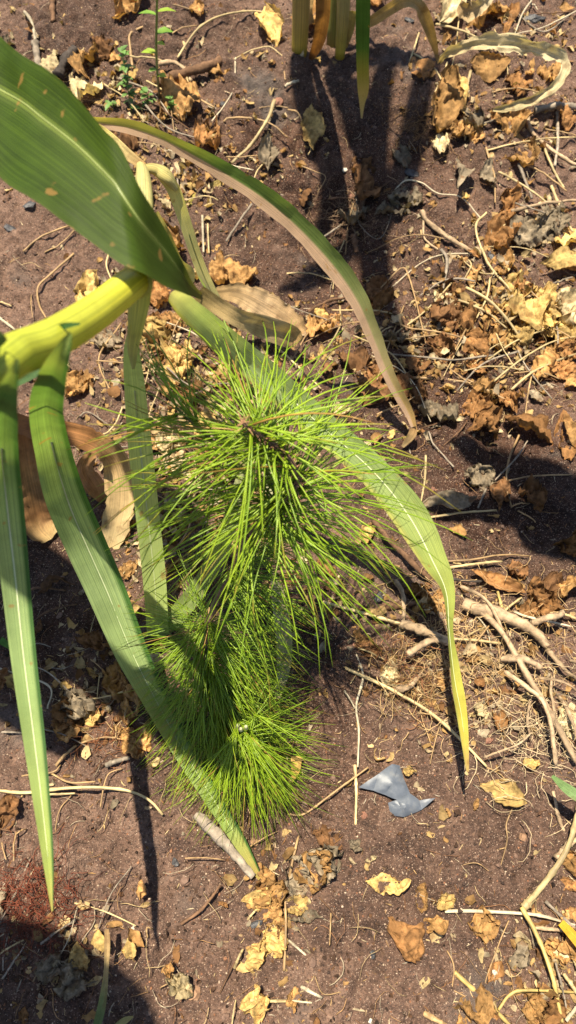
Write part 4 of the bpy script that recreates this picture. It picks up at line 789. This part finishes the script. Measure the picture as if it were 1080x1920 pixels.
blade('dry_leaf', [(676, 50, zt + .10, 12), (700, 38, zt + .15, 18), (730, 18, zt + .20, 20), (758, 2, zt + .24, 22), (782, 8, zt + .24, 22, 25), (798, 35, zt + .20, 22), (810, 70, zt + .15, 16), (818, 100, zt + .11, 8), (821, 120, zt + .09, 2)], [(0, (.30, .21, .08)), (.5, (.33, .23, .10)), (1, (.17, .11, .05))], parent=ms, n=60, mat='dryblade', seed=43, fold=.3, ripple=.1)
blade('dry_leaf', [(662, 20, zt + .13, 14), (658, 55, zt + .07, 12), (648, 90, zt + .02, 6)], [(0, (.33, .28, .1)), (1, (.25, .17, .06))], parent=ms, n=24, mat='dryblade', seed=44)
blade('dry_leaf', [(580, -10, zt + .1, 20), (578, 20, zt + .07, 16), (584, 45, zt + .04, 12)], [(0, (.30, .2, .08)), (1, (.3, .2, .1))], parent=ms, n=24, mat='dryblade', seed=45)
shade_leaf(TB + [.03, .06, .95], [(640, 130), (680, 250), (720, 390)], .085, ms, 51, [1.20, 1.30, 1.12])
shade_leaf(TB + [.03, .07, 1.2], [(580, 110), (585, 230), (620, 340), (590, 470)], .06, ms, 52, [1.45, 1.52, 1.48, 1.25])
shade_leaf(TB + [.04, .08, 1.45], [(720, 150), (700, 420), (720, 600), (800, 800)], .075, ms, 53, [1.80, 1.85, 1.75, 1.5])
shade_leaf(TB + [.04, .08, 1.6], [(790, 180), (740, 380), (640, 480), (520, 560)], .07, ms, 61, [1.95, 2.0, 1.95, 1.75])
def neighbour(base, top, label):
    t = thing('maize_plant', label, 'maize plant', base); stalk_w(t, base, top, .017, .009); return t
nb = on_ground(1420, 700); nr = neighbour(nb, nb + np.array([-.02, .02, 2.0]), 'tall standing maize plant on the right whose leaves shade the soil')
shade_leaf(nb + [-.01, .01, 1.15], [(1150, 940), (980, 880), (840, 830)], .13, nr, 54, [1.45, 1.55, 1.35])
shade_leaf(nb + [-.01, .01, 1.35], [(1120, 1010), (960, 960), (800, 960)], .09, nr, 55, [1.6, 1.65, 1.4])
lb = on_ground(-520, 760); nl = neighbour(lb, lb + np.array([.04, .0, 2.1]), 'tall standing maize plant on the left whose leaves shade the soil')
shade_leaf(lb + [.02, 0, 1.1], [(-200, 950), (0, 1060), (130, 1150), (230, 1270)], .16, nl, 56, [1.40, 1.50, 1.45, 1.25])
shade_leaf(lb + [.02, 0, 1.35], [(-220, 900), (0, 900), (130, 930), (215, 1010)], .13, nl, 57, [1.65, 1.70, 1.62, 1.45])
shade_leaf(lb + [.02, 0, 1.0], [(-260, 1060), (-80, 1200), (60, 1310), (150, 1420)], .16, nl, 58, [1.3, 1.40, 1.38, 1.25])
shade_leaf(lb + [.02, 0, 1.05], [(-120, 720, .83), (-20, 725, .82), (60, 750, .72)], .075, nl, 62, [1.36, 1.42, 1.36])
sb = on_ground(-420, 1900); nf = neighbour(sb, sb + np.array([.02, .03, 2.0]), 'tall standing maize plant beyond the reddish root mat')
shade_leaf(sb + [.01, .01, 1.2], [(-150, 1850), (30, 1840), (170, 1900), (300, 1990)], .15, nf, 59, [1.50, 1.60, 1.60, 1.4])
shade_leaf(sb + [.01, .01, 1.45], [(-150, 1960), (40, 1960), (200, 1990), (360, 2080)], .14, nf, 60, [1.75, 1.85, 1.8, 1.6])

# ------------------------------------------------------------------ small weeds
def weed_leaf(p, d, L, W, col, parent):
    d = np.array(d, float); d /= np.linalg.norm(d); s = unit(np.cross(d, [0, 0, 1.])); up = np.cross(s, d); V = []; n = 5
    for i in range(n + 1):
        t = i / n; w = W * math.sin(math.pi * min(1, t * .9 + .08)) * (1 + .2 * (i % 2))
        c = p + d * L * t - np.array([0, 0, 1]) * L * .3 * t * t
        V += [c - s * w / 2 + up * w * .15, c, c + s * w / 2 + up * w * .15]
    Fc = [(i * 3 + k, i * 3 + k + 1, i * 3 + k + 4, i * 3 + k + 3) for i in range(n) for k in range(2)]
    mk('leaf', V, Fc, 'weed', parent, np.array(col) * random.uniform(.8, 1.2))
w1b = on_ground(301, 196); w1 = thing('weed', 'slim upright weed with a few bright yellow green leaves', 'weed', w1b)
wp = [w1b, at_z(296, 150, w1b[2] + .06), at_z(293, 90, w1b[2] + .13), at_z(294, 30, w1b[2] + .20), at_z(295, -30, w1b[2] + .27)]
world_tube('stem', wp, [.0032, .0028, .0022], w1, [(0, (.25, .14, .08)), (.35, (.24, .25, .07)), (1, (.15, .26, .05))], 7, 30)
Q = catmull(wp, 40)
for k, (i, dx, dy, L, W) in enumerate([(17, -1, .1, .022, .011), (23, .9, .2, .024, .014), (20, .8, -.3, .014, .008), (29, -1, .2, .026, .008), (30, 1, .1, .026, .008), (12, -.7, -.4, .014, .008), (10, .6, -.3, .016, .01), (34, -1, 0, .03, .01), (36, 1, 0, .03, .01)]):
    weed_leaf(Q[i], (dx, dy, .3), L * 1.7, W * 1.8, (.25, .36, .03) if k % 2 == 0 else (.15, .28, .03), w1)
for wi, (bx, by, tx, ty, hgt, nl_, lab) in enumerate([(247, 212, 228, 95, .13, 42, 'feathery green herb with tiny lobed leaves next to the slim weed'), (322, 215, 318, 180, .05, 18, 'low sprig of tiny green leaves right of the slim weed'), (205, 205, 208, 192, .02, 8, 'tiny green seedling beside the feathery herb'), (280, 196, 275, 172, .04, 14, 'small green sprig between the weed stems')]):
    b = on_ground(bx, by); hw = thing('weed', lab, 'weed', b)
    P = [b, at_z((bx * .5 + tx * .5), (by + ty) / 2, b[2] + hgt * .5), at_z(tx, ty, b[2] + hgt)]
    world_tube('stem', P, [.0016, .0012, .0008], hw, [(0, (.2, .22, .07)), (1, (.16, .27, .06))], 6, 16); Q = catmull(P, 30)
    for k in range(nl_):
        a = random.uniform(0, 6.28); weed_leaf(Q[random.randint(3, 29)], (math.cos(a), math.sin(a), random.uniform(-.1, .8)), random.uniform(.014, .028), random.uniform(.008, .014), (.12, .22, .05), hw)

# ------------------------------------------------------------------ pine seedling
def pine():
    SPX = [(470, 1455, None), (440, 1370, .05), (405, 1285, .11), (385, 1205, .18), (405, 1130, .25), (432, 1075, .31), (470, 1000, .38), (520, 945, .44), (560, 905, .48), (540, 860, .515), (500, 825, .55), (455, 792, .59)]
    P = [on_ground(a, b) - np.array([0, 0, .02]) if z is None else at_z(a, b, z) for a, b, z in SPX]
    t = thing('pine_seedling', 'young pine seedling with tufts of long bright green needles', 'pine seedling', P[0])
    n = 90; Q = catmull(P, n); rad = np.interp(np.linspace(0, 1, n), [0, .5, .9, 1], [.0062, .0048, .0036, .0022])
    rs = np.random.default_rng(3); V, Fc = tube_data(Q, rad, 9, 3, .5)
    mk('stem', V, Fc, 'bark', t, np.clip(np.array([.17, .105, .065])[None] * (1 + .5 * (rs.random((len(V), 1)) - .5)), 0, 1))
    # bud scales at the tip
    tip = Q[-1]; Vb = []; Fb = []
    for k in range(190):
        i = n - 1 - k // 6; d = unit(np.array([random.gauss(0, 1), random.gauss(0, 1), random.gauss(.5, .6)])); p = Q[i]; L = random.uniform(.008, .022); s = unit(np.cross(d, [.3, .2, 1])) * .0015
        b = len(Vb); Vb += [p - s, p + s, p + d * L]; Fb.append((b, b + 1, b + 2))
    mk('bud_scales', Vb, Fb, 'bark', t, np.array([.24, .13, .07]))['kind'] = 'stuff'
    T = unit(np.gradient(Q, axis=0)); needles = []
    def grow(p, axis, cnt, Lr, lean, rad_, droop, colr, bias=None, bw=0.0):
        for _ in range(cnt):
            ax = unit(np.array(axis, float)); r = np.array([random.gauss(0, 1) for _ in range(3)]); r = unit(r - ax * r.dot(ax))
            d = unit(r + ax * random.gauss(lean, .32) + (np.array(bias) * bw if bias is not None else 0))
            L = random.uniform(*Lr)
            for f in range(random.choice([2, 3, 3])):
                dd = unit(d + np.array([random.gauss(0, .09) for _ in range(3)])); g = random.random()
                c = np.array(colr[0]) * (1 - g) + np.array(colr[1]) * g
                if random.random() < .03: c = np.array([.34, .20, .045])
                needles.append((p + np.array([random.gauss(0, .0015) for _ in range(3)]), dd, L * random.uniform(.85, 1.08), rad_ * random.uniform(.85, 1.15), droop * random.uniform(.5, 1.5), c))
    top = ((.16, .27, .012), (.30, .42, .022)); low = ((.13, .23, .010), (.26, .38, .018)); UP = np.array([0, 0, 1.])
    for k in range(17):                                   # leader tip, all round
        i = random.randint(74, 89); grow(Q[i], T[i] * .5 + UP * .5, 2, (.10, .175), .12, .00105, .035, top)
    for k in range(13):                                   # bend of the leader: long needles reaching sideways
        i = random.randint(60, 76); grow(Q[i], UP, 2, (.11, .185), -.02, .00102, .04, top, (.8, .1, 0), .5)
    for k in range(5):
        i = random.randint(46, 64); grow(Q[i], UP, 2, (.10, .17), -.15, .0009, .05, top, (.55, -.55, 0), .7)
    for k in range(20):                                   # long needles reaching up and away
        i = random.randint(62, 89); grow(Q[i], UP, 2, (.14, .23), .15, .00095, .04, top, (random.uniform(-.9, .4), .9, .1), .9)
    for k in range(20):
        i = random.randint(66, 86); grow(Q[i], UP, 2, (.15, .235), .05, .00095, .04, top, (-1, .05, .05), 1.1)
    for k in range(16):
        i = random.randint(56, 74); grow(Q[i], UP, 2, (.15, .225), .02, .00095, .04, top, (1, .05, .05), 1.2)
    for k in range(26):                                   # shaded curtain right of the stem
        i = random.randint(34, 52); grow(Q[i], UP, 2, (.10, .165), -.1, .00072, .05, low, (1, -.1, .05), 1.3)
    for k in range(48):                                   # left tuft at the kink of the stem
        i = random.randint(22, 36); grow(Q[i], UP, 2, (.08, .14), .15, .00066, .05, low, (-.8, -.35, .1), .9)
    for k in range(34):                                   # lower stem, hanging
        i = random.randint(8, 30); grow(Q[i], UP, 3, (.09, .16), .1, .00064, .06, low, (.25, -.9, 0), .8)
    # side shoot with pale buds, needles fanning down towards the soil
    bp = at_z(452, 1368, .17); sp = catmull([Q[12], (Q[12] + bp) / 2 + np.array([0, 0, -.01]), bp], 20)
    V, Fc = tube_data(sp, np.linspace(.004, .0028, 20), 8, 6, .4); br = mk('branch', V, Fc, 'bark', t, np.array([.16, .12, .06]))
    for ox, oy in ((0, 0), (.007, .003), (-.004, .005)):
        c0 = bp + np.array([ox, oy, 0]); Vb, Fb = tube_data(catmull([c0 - UP * .004, c0 + UP * .003, c0 + np.array([.001, 0, .008])], 6), np.array([.0022, .003, .003, .0028, .002, .0008]), 8, 3, .3); mk('bud', Vb, Fb, 'bark', br, np.array([.40, .40, .2]))
    FC = ((.18, .29, .012), (.31, .43, .02))
    for k in range(26): grow(bp - UP * random.uniform(0, .05) + np.array([random.gauss(0, .010), random.gauss(0, .010), 0]), np.array([.1, -.5, .8]), 3, (.08, .15), .0, .00064, .06, FC, (.15, -1.0, -.2), random.choice([1.0, 1.5, 2.2]))
    for k in range(34): i = random.randint(5, 26); grow(Q[i], UP, 3, (.10, .17), .1, .00064, .075, FC, (random.uniform(-.5, .6), -1, .1), random.choice([.8, 1.3, 1.8]))
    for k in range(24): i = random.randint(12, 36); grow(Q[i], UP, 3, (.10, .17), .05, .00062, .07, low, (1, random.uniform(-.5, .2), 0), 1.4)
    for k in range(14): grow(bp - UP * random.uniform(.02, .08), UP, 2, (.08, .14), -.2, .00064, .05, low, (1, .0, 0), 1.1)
    # left spray in front of the hanging blades
    lp = at_z(330, 765, .56); sp = catmull([Q[70], (Q[70] + lp) / 2 + np.array([0, 0, -.015]), lp], 20)
    V, Fc = tube_data(sp, np.linspace(.0026, .0014, 20), 7, 8, .4); mk('branch', V, Fc, 'bark', t, np.array([.16, .13, .06]))
    for k in range(16): grow(sp[random.randint(8, 19)], np.array([-1., .1, .15]), 1, (.12, .19), .5, .00095, .03, top)
    # needle meshes: the biggest on screen are parts of their own, the rest one mass
    def nmesh(p, d, L, r, droop, c, steps=7):
        side = unit(np.cross(d, [0, 0, 1.]) + 1e-6); tt = np.linspace(0, 1, steps); bend = random.gauss(0, .04)
        C = p + d * L * tt[:, None] + (np.array([0, 0, -1.]) * droop + side * bend * .6) * (tt ** 2)[:, None] * (L / .12)
        C[:, 2] = np.maximum(C[:, 2], h_smooth(C[:, 0], C[:, 1]) + .002)
        V, Fc = tube_data(C, r * np.array([.9, 1, 1, 1, .9, .7, .25]), 3)
        cc = np.repeat(c[None] * np.interp(tt, [0, .08, .85, 1], [.8, 1, 1, 1.1])[:, None], 3, 0)
        if random.random() < .22: cc[-6:] = cc[-6:] * .3 + np.array([.32, .2, .04]) * .7
        return V, Fc, cc
    score = [L / depth(p) for p, d, L, r, dr, c in needles]; order = np.argsort(score)[::-1]
    BV, BF, BC, nb_ = [], [], [], 0
    for rank, k in enumerate(order):
        V, Fc, cc = nmesh(*needles[k])
        if rank < 300: mk('needle', V, Fc, 'needle', t, cc)
        else: BV.append(V); BF += [tuple(i + nb_ for i in f) for f in Fc]; BC.append(cc); nb_ += len(V)
    mk('needles', np.vstack(BV), BF, 'needle', t, np.vstack(BC))['kind'] = 'stuff'
    print('needles', len(needles))
pine()

for o in bpy.data.objects:
    if '_o' in o: del o['_o']
